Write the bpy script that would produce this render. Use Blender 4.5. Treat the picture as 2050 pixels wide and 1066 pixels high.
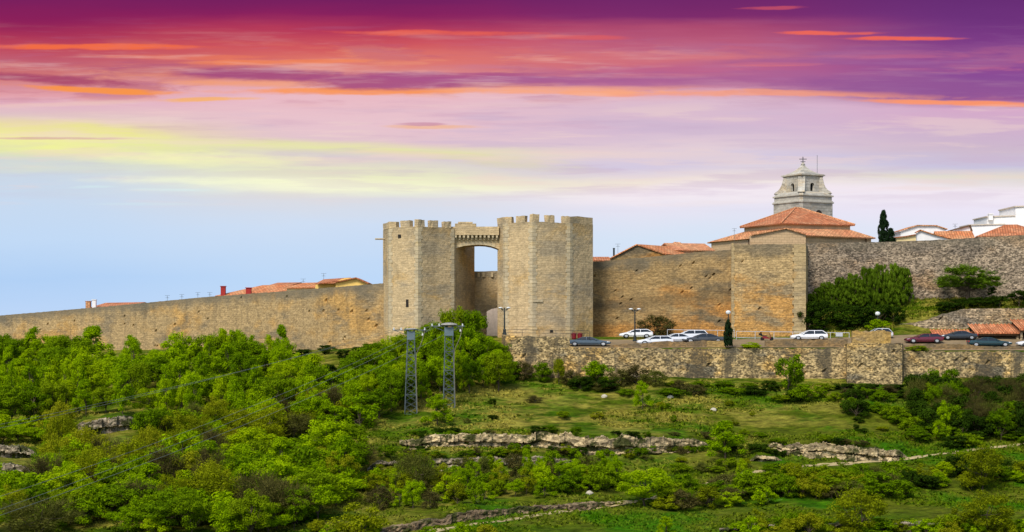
import bpy, math, random
import numpy as np
from mathutils import Vector, noise as mnoise

# ------------------------------------------------------------------ scene, camera, light
for o in list(bpy.data.objects): bpy.data.objects.remove(o)
SC = bpy.context.scene
COL = SC.collection
F, HZ, CX = 3125.0, 650.0, 1025.0            # focal length in photo pixels, horizon row, centre column

cam = bpy.data.cameras.new("camera"); camo = bpy.data.objects.new("camera", cam); COL.objects.link(camo)
cam.sensor_width = 36.0; cam.sensor_fit = 'HORIZONTAL'; cam.lens = 36.0 * F / 2050.0
cam.shift_y = (HZ - 533.0) / 2050.0
cam.clip_start = 0.5; cam.clip_end = 20000
camo.location = (0, 0, 0); camo.rotation_euler = (math.radians(90), 0, 0)
SC.camera = camo
SC.render.engine = 'CYCLES'
SC.view_settings.view_transform = 'Standard'; SC.view_settings.look = 'None'
SC.view_settings.gamma = 1.0; SC.view_settings.exposure = 0.45

SUN_EL, SUN_AZ = math.radians(50), math.radians(208)     # azimuth clockwise from +Y
sun = bpy.data.lights.new("sun", 'SUN'); suno = bpy.data.objects.new("sun", sun); COL.objects.link(suno)
sun.energy = 3.0; sun.angle = math.radians(18); sun.color = (1.0, 0.93, 0.82)
sd = Vector((math.sin(SUN_AZ) * math.cos(SUN_EL), math.cos(SUN_AZ) * math.cos(SUN_EL), math.sin(SUN_EL)))
suno.rotation_euler = sd.to_track_quat('Z', 'Y').to_euler()
suno.location = (-60, -40, 90)

def lin(c):
    r = []
    for v in c[:3]:
        v = v / 255.0
        r.append(v / 12.92 if v <= 0.04045 else ((v + 0.055) / 1.055) ** 2.4)
    return (r[0], r[1], r[2], 1.0)

# ------------------------------------------------------------------ small node language
class S:
    """a socket with arithmetic"""
    def __init__(s, nt, sock): s.nt, s.k = nt, sock
    def _m(s, op, *a):
        n = s.nt.nodes.new('ShaderNodeMath'); n.operation = op
        for i, v in enumerate(a):
            if isinstance(v, S): s.nt.links.new(v.k, n.inputs[i])
            else: n.inputs[i].default_value = v
        return S(s.nt, n.outputs[0])
    def __add__(s, o): return s._m('ADD', s, o)
    def __radd__(s, o): return s._m('ADD', o, s)
    def __sub__(s, o): return s._m('SUBTRACT', s, o)
    def __rsub__(s, o): return s._m('SUBTRACT', o, s)
    def __mul__(s, o): return s._m('MULTIPLY', s, o)
    def __rmul__(s, o): return s._m('MULTIPLY', o, s)
    def __truediv__(s, o): return s._m('DIVIDE', s, o)
    def max(s, o): return s._m('MAXIMUM', s, o)
    def min(s, o): return s._m('MINIMUM', s, o)
    def abs(s): return s._m('ABSOLUTE', s)
    def smooth(s, a, b, lo=0.0, hi=1.0):
        n = s.nt.nodes.new('ShaderNodeMapRange'); n.interpolation_type = 'SMOOTHSTEP'
        s.nt.links.new(s.k, n.inputs[0])
        for i, v in zip((1, 2, 3, 4), (a, b, lo, hi)): n.inputs[i].default_value = v
        return S(s.nt, n.outputs[0])
    def ramp(s, stops):
        n = s.nt.nodes.new('ShaderNodeValToRGB'); e = n.color_ramp.elements
        while len(e) < len(stops): e.new(0.5)
        for el, (p, c) in zip(e, stops): el.position = p; el.color = c
        s.nt.links.new(s.k, n.inputs[0]); return S(s.nt, n.outputs[0])

def put(nt, inp, v):
    if isinstance(v, S): nt.links.new(v.k, inp)
    else: inp.default_value = v
def node(nt, t, out=0, props=None, **ins):
    n = nt.nodes.new(t)
    for k, v in (props or {}).items(): setattr(n, k, v)
    for k, v in ins.items():
        put(nt, n.inputs[k.replace('_', ' ')], v)
    return S(nt, n.outputs[out])
def comb(nt, x, y, z=0.0): return node(nt, 'ShaderNodeCombineXYZ', X=x, Y=y, Z=z)
def sep(nt, v):
    n = nt.nodes.new('ShaderNodeSeparateXYZ'); nt.links.new(v.k, n.inputs[0])
    return [S(nt, n.outputs[i]) for i in range(3)]
def noi(nt, vec, scale, detail=4.0, rough=0.55, out=0):
    return node(nt, 'ShaderNodeTexNoise', out, Vector=vec, Scale=scale, Detail=detail, Roughness=rough)
def mix(nt, fac, a, b, mode='MIX'):
    n = nt.nodes.new('ShaderNodeMix'); n.data_type = 'RGBA'; n.blend_type = mode; n.clamp_factor = True
    put(nt, n.inputs[0], fac); put(nt, n.inputs[6], a); put(nt, n.inputs[7], b)
    return S(nt, n.outputs[2])
def grey(nt, v):
    n = nt.nodes.new('ShaderNodeCombineColor')
    for i in range(3): nt.links.new(v.k, n.inputs[i])
    return S(nt, n.outputs[0])

# ------------------------------------------------------------------ world: sunset sky in front, unseen daylight sky overhead added to keep light neutral
W = bpy.data.worlds.new("World"); SC.world = W; W.use_nodes = True
def build_world():
    nt = W.node_tree; nt.nodes.clear()
    out = nt.nodes.new('ShaderNodeOutputWorld')
    dirv = node(nt, 'ShaderNodeTexCoord', 0)
    x, y, z = sep(nt, dirv)
    yc = y.max(0.25)
    px = x / yc * F + CX
    row = HZ - z / yc * F
    big = noi(nt, comb(nt, px * 0.0022, row * 0.014, 3.1), 1.0, 4, 0.5)
    fine = noi(nt, comb(nt, px * 0.007, row * 0.07, 7.7), 1.0, 4, 0.55)
    wr = row + (big - 0.5) * 40 + (fine - 0.5) * 12 - (px - 500.0) * 0.035 * row.smooth(215, 270) * row.smooth(420, 350) * px.smooth(1500, 900)
    def col(stops):
        return (wr * (1 / 700.0)).ramp([(p / 700.0, lin(c)) for p, c in stops])
    C0 = col([(0, (122,32,94)), (40, (140,32,90)), (70, (168,50,88)), (95, (192,72,92)), (122, (192,92,112)), (150, (208,118,118)), (185, (226,160,170)),
              (206, (226,180,198)), (238, (226,200,196)), (262, (236,224,160)), (290, (243,242,156)), (318, (226,230,176)), (348, (206,214,222)),
              (400, (200,218,240)), (480, (194,218,246)), (560, (178,209,246)), (640, (190,215,248))])
    C1 = col([(0, (118,32,96)), (28, (138,34,94)), (58, (182,58,90)), (88, (208,86,94)), (118, (220,116,106)), (150, (222,140,140)), (196, (234,186,196)),
              (240, (232,196,206)), (272, (226,196,206)), (292, (230,228,176)), (314, (216,204,208)), (340, (232,232,196)), (368, (246,248,208)),
              (398, (220,220,226)), (450, (206,222,244)), (560, (190,217,248)), (640, (196,220,248))])
    C2 = col([(0, (114,40,106)), (34, (126,44,108)), (58, (172,74,112)), (88, (190,96,126)), (112, (196,112,138)), (140, (190,100,138)), (166, (190,108,148)),
              (190, (222,168,184)), (206, (220,188,206)), (250, (212,186,210)), (294, (226,206,216)), (320, (212,202,226)), (356, (238,224,220)),
              (384, (243,232,240)), (420, (230,228,243)), (480, (214,228,246)), (640, (205,224,248))])
    C3 = col([(0, (104,46,118)), (40, (110,50,124)), (80, (124,60,134)), (118, (146,76,146)), (158, (136,76,150)), (196, (148,86,150)), (216, (214,170,202)),
              (268, (206,180,206)), (300, (206,186,206)), (328, (202,196,222)), (350, (222,216,210)), (382, (242,232,242)), (420, (236,230,246)),
              (480, (226,231,246)), (640, (215,226,246))])
    c = mix(nt, px.smooth(60, 640), C0, C1)
    c = mix(nt, px.smooth(760, 1330), c, C2)
    c = mix(nt, px.smooth(1400, 1960), c, C3)
    cl = noi(nt, comb(nt, px * 0.0030 + big * 1.2, row * 0.024, 30.0), 1.0, 8, 0.62)
    cl2 = noi(nt, comb(nt, px * 0.0030 + big * 1.2, (row - 8.0) * 0.024, 30.0), 1.0, 8, 0.62)
    zone_ = row.smooth(70, 120) * row.smooth(225, 170)
    c = mix(nt, cl2.smooth(0.51, 0.62) * zone_ * 0.5, c, mix(nt, px.smooth(900, 1600), lin((240, 160, 122)), lin((204, 112, 140))))
    c = mix(nt, cl.smooth(0.49, 0.62) * zone_ * 0.6, c, mix(nt, px.smooth(600, 1700), lin((176, 88, 124)), lin((152, 90, 148))))
    edge = noi(nt, comb(nt, px * 0.012, row * 0.06, 1.3), 1.0, 6, 0.62)
    wisp = noi(nt, comb(nt, px * 0.0034, row * 0.05, 12.4), 1.0, 5, 0.6)
    def blob(c, cx, cy, rx, ry, rgb, a=1.0, slope=0.0, jag=1.6, soft=0.9):
        u = (px - cx) * (1.0 / rx)
        v = (row - cy - (px - cx) * slope + (big - 0.5) * 22) * (1.0 / ry)
        d = 1.0 - u * u - v * v + (edge - 0.5) * jag + (cl - 0.5) * jag
        return mix(nt, d.smooth(0.0, soft) * a, c, lin(rgb))
    # orange undersides first, purple bodies over them, then the yellow glow and pale bars low down
    for b in [ (190,179,210,7,(250,150,70),.95,.06), (170,94,330,8,(246,112,66),.9,.0), (880,66,240,8,(236,100,80),.8,.02), (560,150,330,30,(222,128,110),.5),
               (420,200,120,5,(250,180,90),.8), (720,186,330,10,(252,152,84),.9), (560,168,260,12,(246,164,120),.7), (1080,118,620,24,(224,116,108),.45),
               (1440,189,560,8,(250,160,118),.7,.006,2.6), (1920,205,280,7,(252,150,104),.95,.02), (1220,176,260,7,(246,164,128),.7),
               (1130,184,330,9,(250,170,130),.8), (870,251,120,5,(240,184,146),.8), (1650,68,140,5,(238,104,88),.95), (1810,78,150,5,(240,104,86),.95),
               (1540,17,80,5,(196,80,104),.8), (1160,76,110,6,(222,94,96),.7), (560,122,240,7,(246,138,84),.65), (360,112,260,6,(240,128,90),.5), (1550,132,130,6,(226,120,124),.7), (1300,152,300,6,(224,130,130),.5) ]:
        c = blob(c, *b)
    for b in [ (90,157,200,11,(168,72,108),.9,.07), (540,150,215,19,(164,76,126),.92,.03,1.2), (770,163,240,25,(166,78,130),.92,.0,1.2), (860,152,260,9,(172,84,134),.75), (1060,160,340,8,(172,88,140),.75),
               (1480,162,560,22,(168,98,150),.7,.0,1.2), (1880,172,380,27,(146,86,150),.75,.01,.9), (1700,126,420,12,(152,88,150),.5), (846,246,60,4,(206,150,170),.85), (100,276,170,4,(216,178,160),.85) ]:
        c = blob(c, *b)
    for b in [ (230,258,150,17,(238,238,130),.6,.11), (60,296,340,18,(246,247,150),.7,.04), (300,312,200,14,(250,249,186),.5), (330,296,150,11,(232,238,150),.5,.1), (120,338,360,16,(222,226,204),.6), (420,320,300,20,(250,250,184),.6), (600,290,280,12,(230,234,160),.55,.03), (880,312,300,13,(226,222,160),.55,.06), (1080,336,190,9,(226,218,166),.5,.04), (700,312,260,8,(216,206,214),.5,.02),
               (420,362,330,12,(250,252,214),.7), (620,376,300,12,(250,250,216),.6), (1240,362,330,11,(244,234,210),.55), (1380,396,420,20,(246,236,242),.55), (1500,366,300,9,(242,232,222),.5),
               (110,208,230,7,(240,204,190),.6,-.04), (1850,352,300,7,(232,226,200),.5), (180,376,60,3,(214,240,240),.6), (350,382,110,4,(220,246,244),.6), (300,408,160,4,(208,232,240),.5) ]:
        c = blob(c, *b, soft=1.4)
    c = mix(nt, wisp.smooth(0.50, 0.74) * row.smooth(430, 300) * row.smooth(30, 130) * 0.34 * (px.smooth(1000, 1500, 1.0, 0.3)), c, lin((246,210,206)))
    c = mix(nt, wisp.smooth(0.46, 0.24) * row.smooth(420, 220) * row.smooth(20, 90) * 0.25, c, lin((176,128,176)))
    lav = noi(nt, comb(nt, px * 0.0024, row * 0.03, 44.0), 1.0, 7, 0.6)
    c = mix(nt, lav.smooth(0.50, 0.62) * row.smooth(205, 240) * row.smooth(440, 350) * 0.45 * px.smooth(300, 1100, 0.35, 1.0), c, lin((204, 182, 208)))
    c = mix(nt, lav.smooth(0.47, 0.36) * row.smooth(195, 230) * row.smooth(440, 350) * 0.4, c, lin((240, 214, 206)))
    sky = node(nt, 'ShaderNodeTexSky', 0, dict(sky_type='NISHITA', sun_disc=False, sun_elevation=SUN_EL, sun_rotation=SUN_AZ))
    day = nt.nodes.new('ShaderNodeBackground'); nt.links.new(sky.k, day.inputs[0]); day.inputs[1].default_value = 0.13
    eve = nt.nodes.new('ShaderNodeBackground'); nt.links.new(c.k, eve.inputs[0]); eve.inputs[1].default_value = 2.0 ** -0.45
    elev = z / yc
    m = y.smooth(0.5, 0.78) * elev.smooth(0.42, 0.24)
    ms = nt.nodes.new('ShaderNodeMixShader'); nt.links.new(m.k, ms.inputs[0])
    nt.links.new(day.outputs[0], ms.inputs[1]); nt.links.new(eve.outputs[0], ms.inputs[2])
    nt.links.new(ms.outputs[0], out.inputs[0])
build_world()

# ------------------------------------------------------------------ materials
def newmat(name):
    m = bpy.data.materials.new(name); m.use_nodes = True; nt = m.node_tree; nt.nodes.clear()
    out = nt.nodes.new('ShaderNodeOutputMaterial'); b = nt.nodes.new('ShaderNodeBsdfPrincipled')
    nt.links.new(b.outputs[0], out.inputs[0]); b.inputs['Roughness'].default_value = 0.85
    b.inputs['Specular IOR Level'].default_value = 0.2
    return m, nt, b, out
def bump(nt, b, h, strength, dist):
    n = nt.nodes.new('ShaderNodeBump'); n.inputs['Strength'].default_value = strength; n.inputs['Distance'].default_value = dist
    nt.links.new(h.k, n.inputs['Height']); nt.links.new(n.outputs[0], b.inputs['Normal'])

def stone(name, base, warm, cool, row_h=0.32, bw=0.8, patch=0.10, warm_at=(0.5, 0.62), cool_at=(0.5, 0.64), contrast=0.5, rubble=0.0, topgrey=0.6, lowwarm=0.0, height=12.0, mortar=0.55, stain=0.0, band=None):
    m, nt, b, out = newmat(name)
    uv = node(nt, 'ShaderNodeUVMap', 0, dict(uv_map='UVMap')); rel = node(nt, 'ShaderNodeUVMap', 0, dict(uv_map='rel'))
    ob = node(nt, 'ShaderNodeTexCoord', 3)
    s, z, _ = sep(nt, uv); _, dt, _ = sep(nt, rel)
    n1 = noi(nt, comb(nt, s * 0.8, z * 1.5), patch, 6, 0.62)
    n2 = noi(nt, comb(nt, s * 0.7 + 41.0, z * 1.6), patch * 1.7, 6, 0.62)
    c = mix(nt, (n1 + lowwarm * dt * (1 / height)).smooth(*warm_at), base, warm)
    c = mix(nt, n2.smooth(*cool_at), c, cool)
    wob = (noi(nt, comb(nt, s, z), 0.6, 2) - 0.5) * 0.25
    bk = nt.nodes.new('ShaderNodeTexBrick')
    nt.links.new(comb(nt, s + wob, z + wob * 0.6).k, bk.inputs['Vector'])
    bk.inputs['Scale'].default_value = 1.0; bk.inputs['Brick Width'].default_value = bw; bk.inputs['Row Height'].default_value = row_h
    bk.inputs['Mortar Size'].default_value = 0.025; bk.inputs['Mortar Smooth'].default_value = 0.3
    contrast *= 0.72; rubble *= 0.68
    lo = 1.0 - contrast * 0.55; hi = 1.0 + contrast * 0.35
    bk.inputs['Color1'].default_value = (lo, lo, lo, 1); bk.inputs['Color2'].default_value = (hi, hi, hi, 1)
    bk.inputs['Mortar'].default_value = (mortar, mortar * 0.97, mortar * 0.93, 1)
    c = mix(nt, 1.0, c, S(nt, bk.outputs[0]), 'MULTIPLY')
    gr = noi(nt, comb(nt, s * 1.1, z * 3.2), 1.1, 5, 0.7)
    c = mix(nt, 1.0, c, grey(nt, gr.smooth(0.28, 0.72, 1 - contrast * 0.6, 1 + contrast * 0.4)), 'MULTIPLY')
    if rubble > 0:
        vo = nt.nodes.new('ShaderNodeTexVoronoi'); vo.inputs['Scale'].default_value = 1.0
        nt.links.new(comb(nt, s * 3.6 + wob, z * 6.2 + wob).k, vo.inputs['Vector'])
        vc = nt.nodes.new('ShaderNodeSeparateColor'); nt.links.new(vo.outputs['Color'], vc.inputs[0])
        c = mix(nt, rubble, c, mix(nt, 1.0, c, grey(nt, S(nt, vc.outputs[0]).smooth(0.1, 0.95, 0.3, 1.9)), 'MULTIPLY'))
    st = noi(nt, comb(nt, s * 0.5, z * 0.06, 5.0), 1.0, 4, 0.6)
    c = mix(nt, st.smooth(0.56, 0.72) * 0.35, c, cool)
    if stain > 0:
        sn = noi(nt, comb(nt, s * 0.42, z * 0.05, 15.0), 1.0, 5, 0.65); sm = noi(nt, comb(nt, s, z, 2.0), 0.9, 4, 0.7)
        c = mix(nt, (sn * 0.8 + sm * 0.3).smooth(0.53, 0.66) * stain, c, lin((74, 68, 56)))
    if band:
        bn = (noi(nt, comb(nt, s * 0.3, z * 0.5, 21.0), 0.4, 4) - 0.5) * 0.8
        c = mix(nt, (dt + bn).smooth(band[0], band[0] + 0.3) * (dt + bn).smooth(band[1], band[1] - 1.2) * band[2], c, lin((92, 74, 50)))
    if topgrey > 0:
        tn = noi(nt, comb(nt, s, z), 0.5, 4)
        c = mix(nt, (dt + (tn - 0.5) * 3.0).smooth(2.2, 0.2) * topgrey, c, lin((104, 98, 84)))
    nt.links.new(c.k, b.inputs['Base Color'])
    bump(nt, b, S(nt, bk.outputs['Fac']) * -0.5 + gr, 0.5, 0.08)
    b.inputs['Roughness'].default_value = 0.95
    return m

def plain(name, col, rough=0.6, metal=0.0, var=0.15, scale=1.5, spec=0.3):
    m, nt, b, out = newmat(name)
    ob = node(nt, 'ShaderNodeTexCoord', 3)
    n = noi(nt, ob, scale, 5, 0.6)
    c = mix(nt, 1.0, lin(col), grey(nt, n.smooth(0.25, 0.75, 1 - var, 1 + var)), 'MULTIPLY')
    nt.links.new(c.k, b.inputs['Base Color']); b.inputs['Roughness'].default_value = rough
    b.inputs['Metallic'].default_value = metal; b.inputs['Specular IOR Level'].default_value = spec
    return m

def tiles(name, a, b_, pitch=0.45):
    m, nt, b, out = newmat(name)
    uv = node(nt, 'ShaderNodeUVMap', 0, dict(uv_map='UVMap')); s, t, _ = sep(nt, uv)
    bk = nt.nodes.new('ShaderNodeTexBrick'); nt.links.new(comb(nt, t, s).k, bk.inputs['Vector'])
    bk.inputs['Scale'].default_value = 1.0; bk.inputs['Brick Width'].default_value = pitch * 1.5; bk.inputs['Row Height'].default_value = pitch
    bk.inputs['Mortar Size'].default_value = 0.05; bk.inputs['Color1'].default_value = (.72, .7, .7, 1); bk.inputs['Color2'].default_value = (1.25, 1.2, 1.2, 1)
    bk.inputs['Mortar'].default_value = (.45, .42, .4, 1)
    n = noi(nt, comb(nt, s, t), 0.35, 6, 0.65)
    c = mix(nt, n.smooth(0.38, 0.66), lin(a), lin(b_))
    c = mix(nt, 1.0, c, S(nt, bk.outputs[0]), 'MULTIPLY')
    n3 = noi(nt, comb(nt, s, t, 9.0), 1.2, 4, 0.65)
    c = mix(nt, n3.smooth(0.62, 0.78) * 0.6, c, lin((120, 96, 78)))
    nt.links.new(c.k, b.inputs['Base Color'])
    bump(nt, b, S(nt, bk.outputs['Fac']) * -1.0, 0.6, 0.08)
    return m

def leafmat(name, dark, light, trans=0.35, tint=None):
    m, nt, b, out = newmat(name)
    oi = nt.nodes.new('ShaderNodeObjectInfo'); ge = nt.nodes.new('ShaderNodeNewGeometry')
    isl = S(nt, ge.outputs['Random Per Island']); rnd = S(nt, oi.outputs['Random'])
    ob = node(nt, 'ShaderNodeTexCoord', 3)
    n = noi(nt, ob, 5.0, 3)
    f = (isl * 0.45 + n * 0.9 + rnd * 0.45 - 0.42)
    c = mix(nt, f.max(0.0).min(1.0), lin(dark), lin(light))
    if tint: c = mix(nt, rnd.smooth(0.55, 1.0) * 0.55, c, lin(tint))
    nt.links.new(c.k, b.inputs['Base Color']); b.inputs['Roughness'].default_value = 0.85; b.inputs['Specular IOR Level'].default_value = 0.03
    tr = nt.nodes.new('ShaderNodeBsdfTranslucent'); nt.links.new(c.k, tr.inputs[0])
    ms = nt.nodes.new('ShaderNodeMixShader'); ms.inputs[0].default_value = trans
    nt.links.new(b.outputs[0], ms.inputs[1]); nt.links.new(tr.outputs[0], ms.inputs[2]); nt.links.new(ms.outputs[0], out.inputs[0])
    return m

def groundmat():
    m, nt, b, out = newmat("hillside_turf")
    ge = nt.nodes.new('ShaderNodeNewGeometry'); pos = S(nt, ge.outputs['Position'])
    x, y, z = sep(nt, pos)
    p = comb(nt, x * 0.55, y * 1.0, z * 2.0)
    n1 = noi(nt, p, 0.055, 6, 0.62); n2 = noi(nt, p, 0.22, 6, 0.65); n3 = noi(nt, p, 1.1, 5, 0.7); n4 = noi(nt, comb(nt, x, y, z + 60.0), 0.10, 6, 0.6)
    c = mix(nt, n1.smooth(0.36, 0.62), lin((56, 78, 4)), lin((82, 90, 16)))
    dry = (x * 0.02 - y * 0.024 + 4.9).smooth(0.9, 0.1)
    c = mix(nt, (n2.smooth(0.42, 0.60) * 0.9) * (dry * 0.85 + 0.15), c, lin((130, 122, 50)))
    c = mix(nt, n4.smooth(0.48, 0.62) * (1.0 - dry * 0.5), c, lin((50, 92, 2)))
    c = mix(nt, n2.smooth(0.38, 0.24) * 0.65, c, lin((56, 48, 28)))
    c = mix(nt, 1.0, c, grey(nt, n3.smooth(0.25, 0.75, 0.35, 1.5)), 'MULTIPLY')
    n5 = noi(nt, p, 0.8, 4, 0.6)
    c = mix(nt, n5.smooth(0.72, 0.78) * 0.6, c, lin((150, 138, 112)))
    nt.links.new(c.k, b.inputs['Base Color']); b.inputs['Roughness'].default_value = 1.0
    b.inputs['Specular IOR Level'].default_value = 0.05
    bump(nt, b, n3 + n2, 1.0, 0.5)
    return m

def grassmat():
    m, nt, b, out = newmat("grass_blades")
    ge = nt.nodes.new('ShaderNodeNewGeometry'); x, y, z = sep(nt, S(nt, ge.outputs['Position'])); isl = S(nt, ge.outputs['Random Per Island'])
    p = comb(nt, x * 0.55, y * 1.0, z * 2.0); n2 = noi(nt, p, 0.22, 6, 0.65); n4 = noi(nt, comb(nt, x, y, z + 60.0), 0.10, 6, 0.6)
    dry = (x * 0.02 - y * 0.024 + 4.9).smooth(0.9, 0.1)
    c = mix(nt, isl, lin((50, 74, 3)), lin((94, 110, 12)))
    c = mix(nt, n4.smooth(0.48, 0.62) * (1.0 - dry * 0.5), c, lin((54, 98, 2)))
    c = mix(nt, n2.smooth(0.42, 0.58) * (dry * 0.85 + 0.12), c, mix(nt, isl, lin((112, 108, 36)), lin((152, 140, 60))))
    nt.links.new(c.k, b.inputs['Base Color']); b.inputs['Roughness'].default_value = 0.9; b.inputs['Specular IOR Level'].default_value = 0.03
    return m

def rockmat(name, a, b_, dk):
    m, nt, b, out = newmat(name)
    ge = nt.nodes.new('ShaderNodeNewGeometry'); x, y, z = sep(nt, S(nt, ge.outputs['Position']))
    p = comb(nt, x * 0.6, y * 0.6, z * 1.6)
    n1 = noi(nt, p, 0.35, 6, 0.65); n2 = noi(nt, p, 2.2, 6, 0.75)
    c = mix(nt, n1.smooth(0.4, 0.62), lin(a), lin(b_))
    vo = nt.nodes.new('ShaderNodeTexVoronoi'); vo.inputs['Scale'].default_value = 1.0
    nt.links.new(comb(nt, x * 1.3 + n2, y * 0.8, z * 2.6 + n2).k, vo.inputs['Vector'])
    vc = nt.nodes.new('ShaderNodeSeparateColor'); nt.links.new(vo.outputs['Color'], vc.inputs[0])
    c = mix(nt, 1.0, c, grey(nt, S(nt, vc.outputs[0]).smooth(0.0, 1.0, 0.45, 1.35)), 'MULTIPLY')
    c = mix(nt, n2.smooth(0.50, 0.36) * 0.9, c, lin(dk))
    n3 = noi(nt, comb(nt, x * 0.8, y, z * 1.0 + 9.0), 0.55, 5, 0.65)
    c = mix(nt, n3.smooth(0.50, 0.58) * 0.95, c, lin((56, 62, 22)))
    nt.links.new(c.k, b.inputs['Base Color']); b.inputs['Roughness'].default_value = 0.95
    bump(nt, b, n2 + S(nt, vc.outputs[0]), 0.9, 0.3)
    return m

MAT = {}
MAT['ashlar'] = stone('tower_ashlar', lin((190, 167, 128)), lin((196, 162, 106)), lin((164, 148, 120)), 0.36, 1.5, 0.10, contrast=0.30, topgrey=0.35, mortar=0.84, rubble=0.25, stain=0.22)
MAT['quoin'] = stone('pale_quoin_stone', lin((188, 172, 140)), lin((192, 170, 128)), lin((174, 160, 132)), 0.5, 1.2, 0.2, contrast=0.3, topgrey=0.2, mortar=0.8)
MAT['wall_long'] = stone('weathered_town_wall_stone', lin((168, 143, 102)), lin((182, 144, 86)), lin((128, 114, 90)), 0.36, 1.4, 0.07, contrast=0.42, rubble=0.35, topgrey=0.75, lowwarm=0.05, mortar=0.84, stain=0.3)
MAT['wall_mid'] = stone('ochre_town_wall_stone', lin((156, 130, 88)), lin((174, 126, 68)), lin((116, 102, 78)), 0.36, 1.2, 0.09, warm_at=(0.60, 0.78), contrast=0.5, rubble=0.4, topgrey=0.6, lowwarm=0.28, height=13, mortar=0.8, stain=0.25, band=(6.4, 9.2, 0.4))
MAT['bastion'] = stone('ochre_bastion_stone', lin((176, 150, 106)), lin((184, 140, 80)), lin((140, 122, 92)), 0.36, 1.1, 0.10, warm_at=(0.62, 0.74), contrast=0.55, rubble=0.45, topgrey=0.5, lowwarm=0.32, height=13, mortar=0.78)
MAT['bastion_quoin'] = stone('bastion_corner_stone', lin((176, 154, 114)), lin((182, 150, 100)), lin((158, 140, 108)), 0.5, 1.4, 0.2, contrast=0.4, rubble=0.2, topgrey=0.2, mortar=0.8)
MAT['wall_right'] = stone('grey_rubble_wall_stone', lin((142, 126, 106)), lin((148, 122, 92)), lin((116, 104, 90)), 0.42, 0.8, 0.07, contrast=0.75, rubble=1.15, topgrey=0.45, mortar=0.75)
MAT['retain'] = stone('rubble_retaining_wall_stone', lin((164, 142, 100)), lin((178, 144, 84)), lin((104, 96, 78)), 0.42, 0.8, 0.13, contrast=1.0, rubble=1.25, topgrey=0.15, cool_at=(0.54, 0.66), mortar=0.75, stain=0.8)
MAT['parapet'] = stone('brown_parapet_stone', lin((138, 112, 74)), lin((154, 118, 66)), lin((104, 92, 74)), 0.36, 1.1, 0.2, contrast=0.6, rubble=0.6, topgrey=0.3, mortar=0.75, stain=0.5)
MAT['pier'] = stone('yellow_pier_stone', lin((174, 144, 86)), lin((182, 146, 78)), lin((140, 120, 86)), 0.5, 1.3, 0.3, contrast=0.5, rubble=0.5, topgrey=0.2, stain=0.3, mortar=0.75)
MAT['lane'] = stone('grey_lane_wall_stone', lin((156, 138, 110)), lin((164, 138, 98)), lin((120, 110, 94)), 0.36, 0.9, 0.1, contrast=0.9, rubble=1.1, topgrey=0.2)
MAT['belfry'] = stone('pale_belfry_limestone', lin((180, 175, 163)), lin((178, 164, 140)), lin((146, 143, 134)), 0.6, 1.2, 0.15, contrast=0.35, topgrey=0.0)
MAT['render_tan'] = stone('tan_rendered_wall', lin((190, 162, 126)), lin((182, 150, 112)), lin((168, 146, 118)), 0.5, 1.0, 0.1, contrast=0.18, topgrey=0.0)
MAT['tile'] = tiles('terracotta_roof_tiles', (196, 122, 76), (204, 150, 104))
MAT['tile_pale'] = tiles('pale_terracotta_roof_tiles', (204, 152, 108), (200, 134, 94))
MAT['tile_red'] = tiles('red_roof_tiles', (180, 110, 72), (190, 134, 96))
MAT['white_wall'] = plain('whitewashed_wall', (226, 224, 222), 0.9, 0, 0.07, 0.6)
MAT['pale_coping'] = plain('pale_stone_coping', (190, 178, 162), .9, 0, .15)
MAT['cream_wall'] = plain('cream_wall', (226, 204, 150), 0.9, 0, 0.08, 0.6)
MAT['yellow_wall'] = plain('yellow_rendered_wall', (232, 196, 110), 0.9, 0, 0.08, 0.6)
MAT['red_brick'] = plain('red_painted_brick', (156, 44, 40), 0.8, 0, 0.15, 2.0)
MAT['dark_iron'] = plain('dark_iron', (52, 58, 58), 0.5, 0.4)
MAT['steel'] = plain('galvanised_steel', (84, 94, 98), 0.55, 0.2, 0.25, 3.0)
MAT['lamp_white'] = plain('white_lamp_housing', (206, 208, 208), 0.4, 0, 0.05)
MAT['glass'] = plain('dark_car_glass', (28, 34, 40), 0.12, 0.0, 0.05, 1.0, 0.6)
MAT['tyre'] = plain('black_rubber', (26, 26, 28), 0.9)
MAT['rim'] = plain('alloy_rim', (190, 192, 196), 0.35, 0.6)
MAT['red_lens'] = plain('red_lamp_lens', (170, 16, 22), 0.25)
MAT['clear_lens'] = plain('clear_lamp_lens', (220, 224, 228), 0.15)
MAT['asphalt'] = plain('worn_asphalt', (126, 108, 80), 0.95, 0, 0.2, 0.5)
MAT['dirt'] = plain('pale_dirt_track', (156, 140, 100), 1.0, 0, 0.3, 0.8)
MAT['bark'] = plain('grey_brown_bark', (82, 70, 56), 0.95, 0, 0.25, 6.0)
MAT['painted_inside_shade'] = plain('painted_interior_shade', (40, 36, 32), 1.0)  # dark colour painted on as the shade inside slits, openings and sheds
MAT['white_rail'] = plain('white_painted_steel', (178, 180, 184), 0.5)
MAT['wood'] = plain('old_brown_timber', (96, 72, 50), 0.9, 0, 0.25, 2.0)
MAT['cable'] = plain('grey_cable', (112, 116, 104), 0.6)
MAT['red_paint'] = plain('red_paint', (118, 28, 36), 0.4)
MAT['ground'] = groundmat()
MAT['rock'] = rockmat('limestone_ledge', (198, 176, 132), (164, 146, 112), (66, 56, 38))
MAT['rock_brown'] = rockmat('brown_broken_stone', (150, 130, 98), (124, 104, 80), (64, 54, 38))
MAT['rock_grey'] = rockmat('grey_limestone', (166, 152, 126), (138, 124, 102), (62, 56, 44))
L_BRIGHT = leafmat('bright_spring_leaves', (86, 122, 2), (176, 204, 6), 0.46, (150, 166, 8))
L_MID = leafmat('mid_green_leaves', (58, 90, 2), (134, 164, 8), 0.42, (124, 136, 14))
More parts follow.
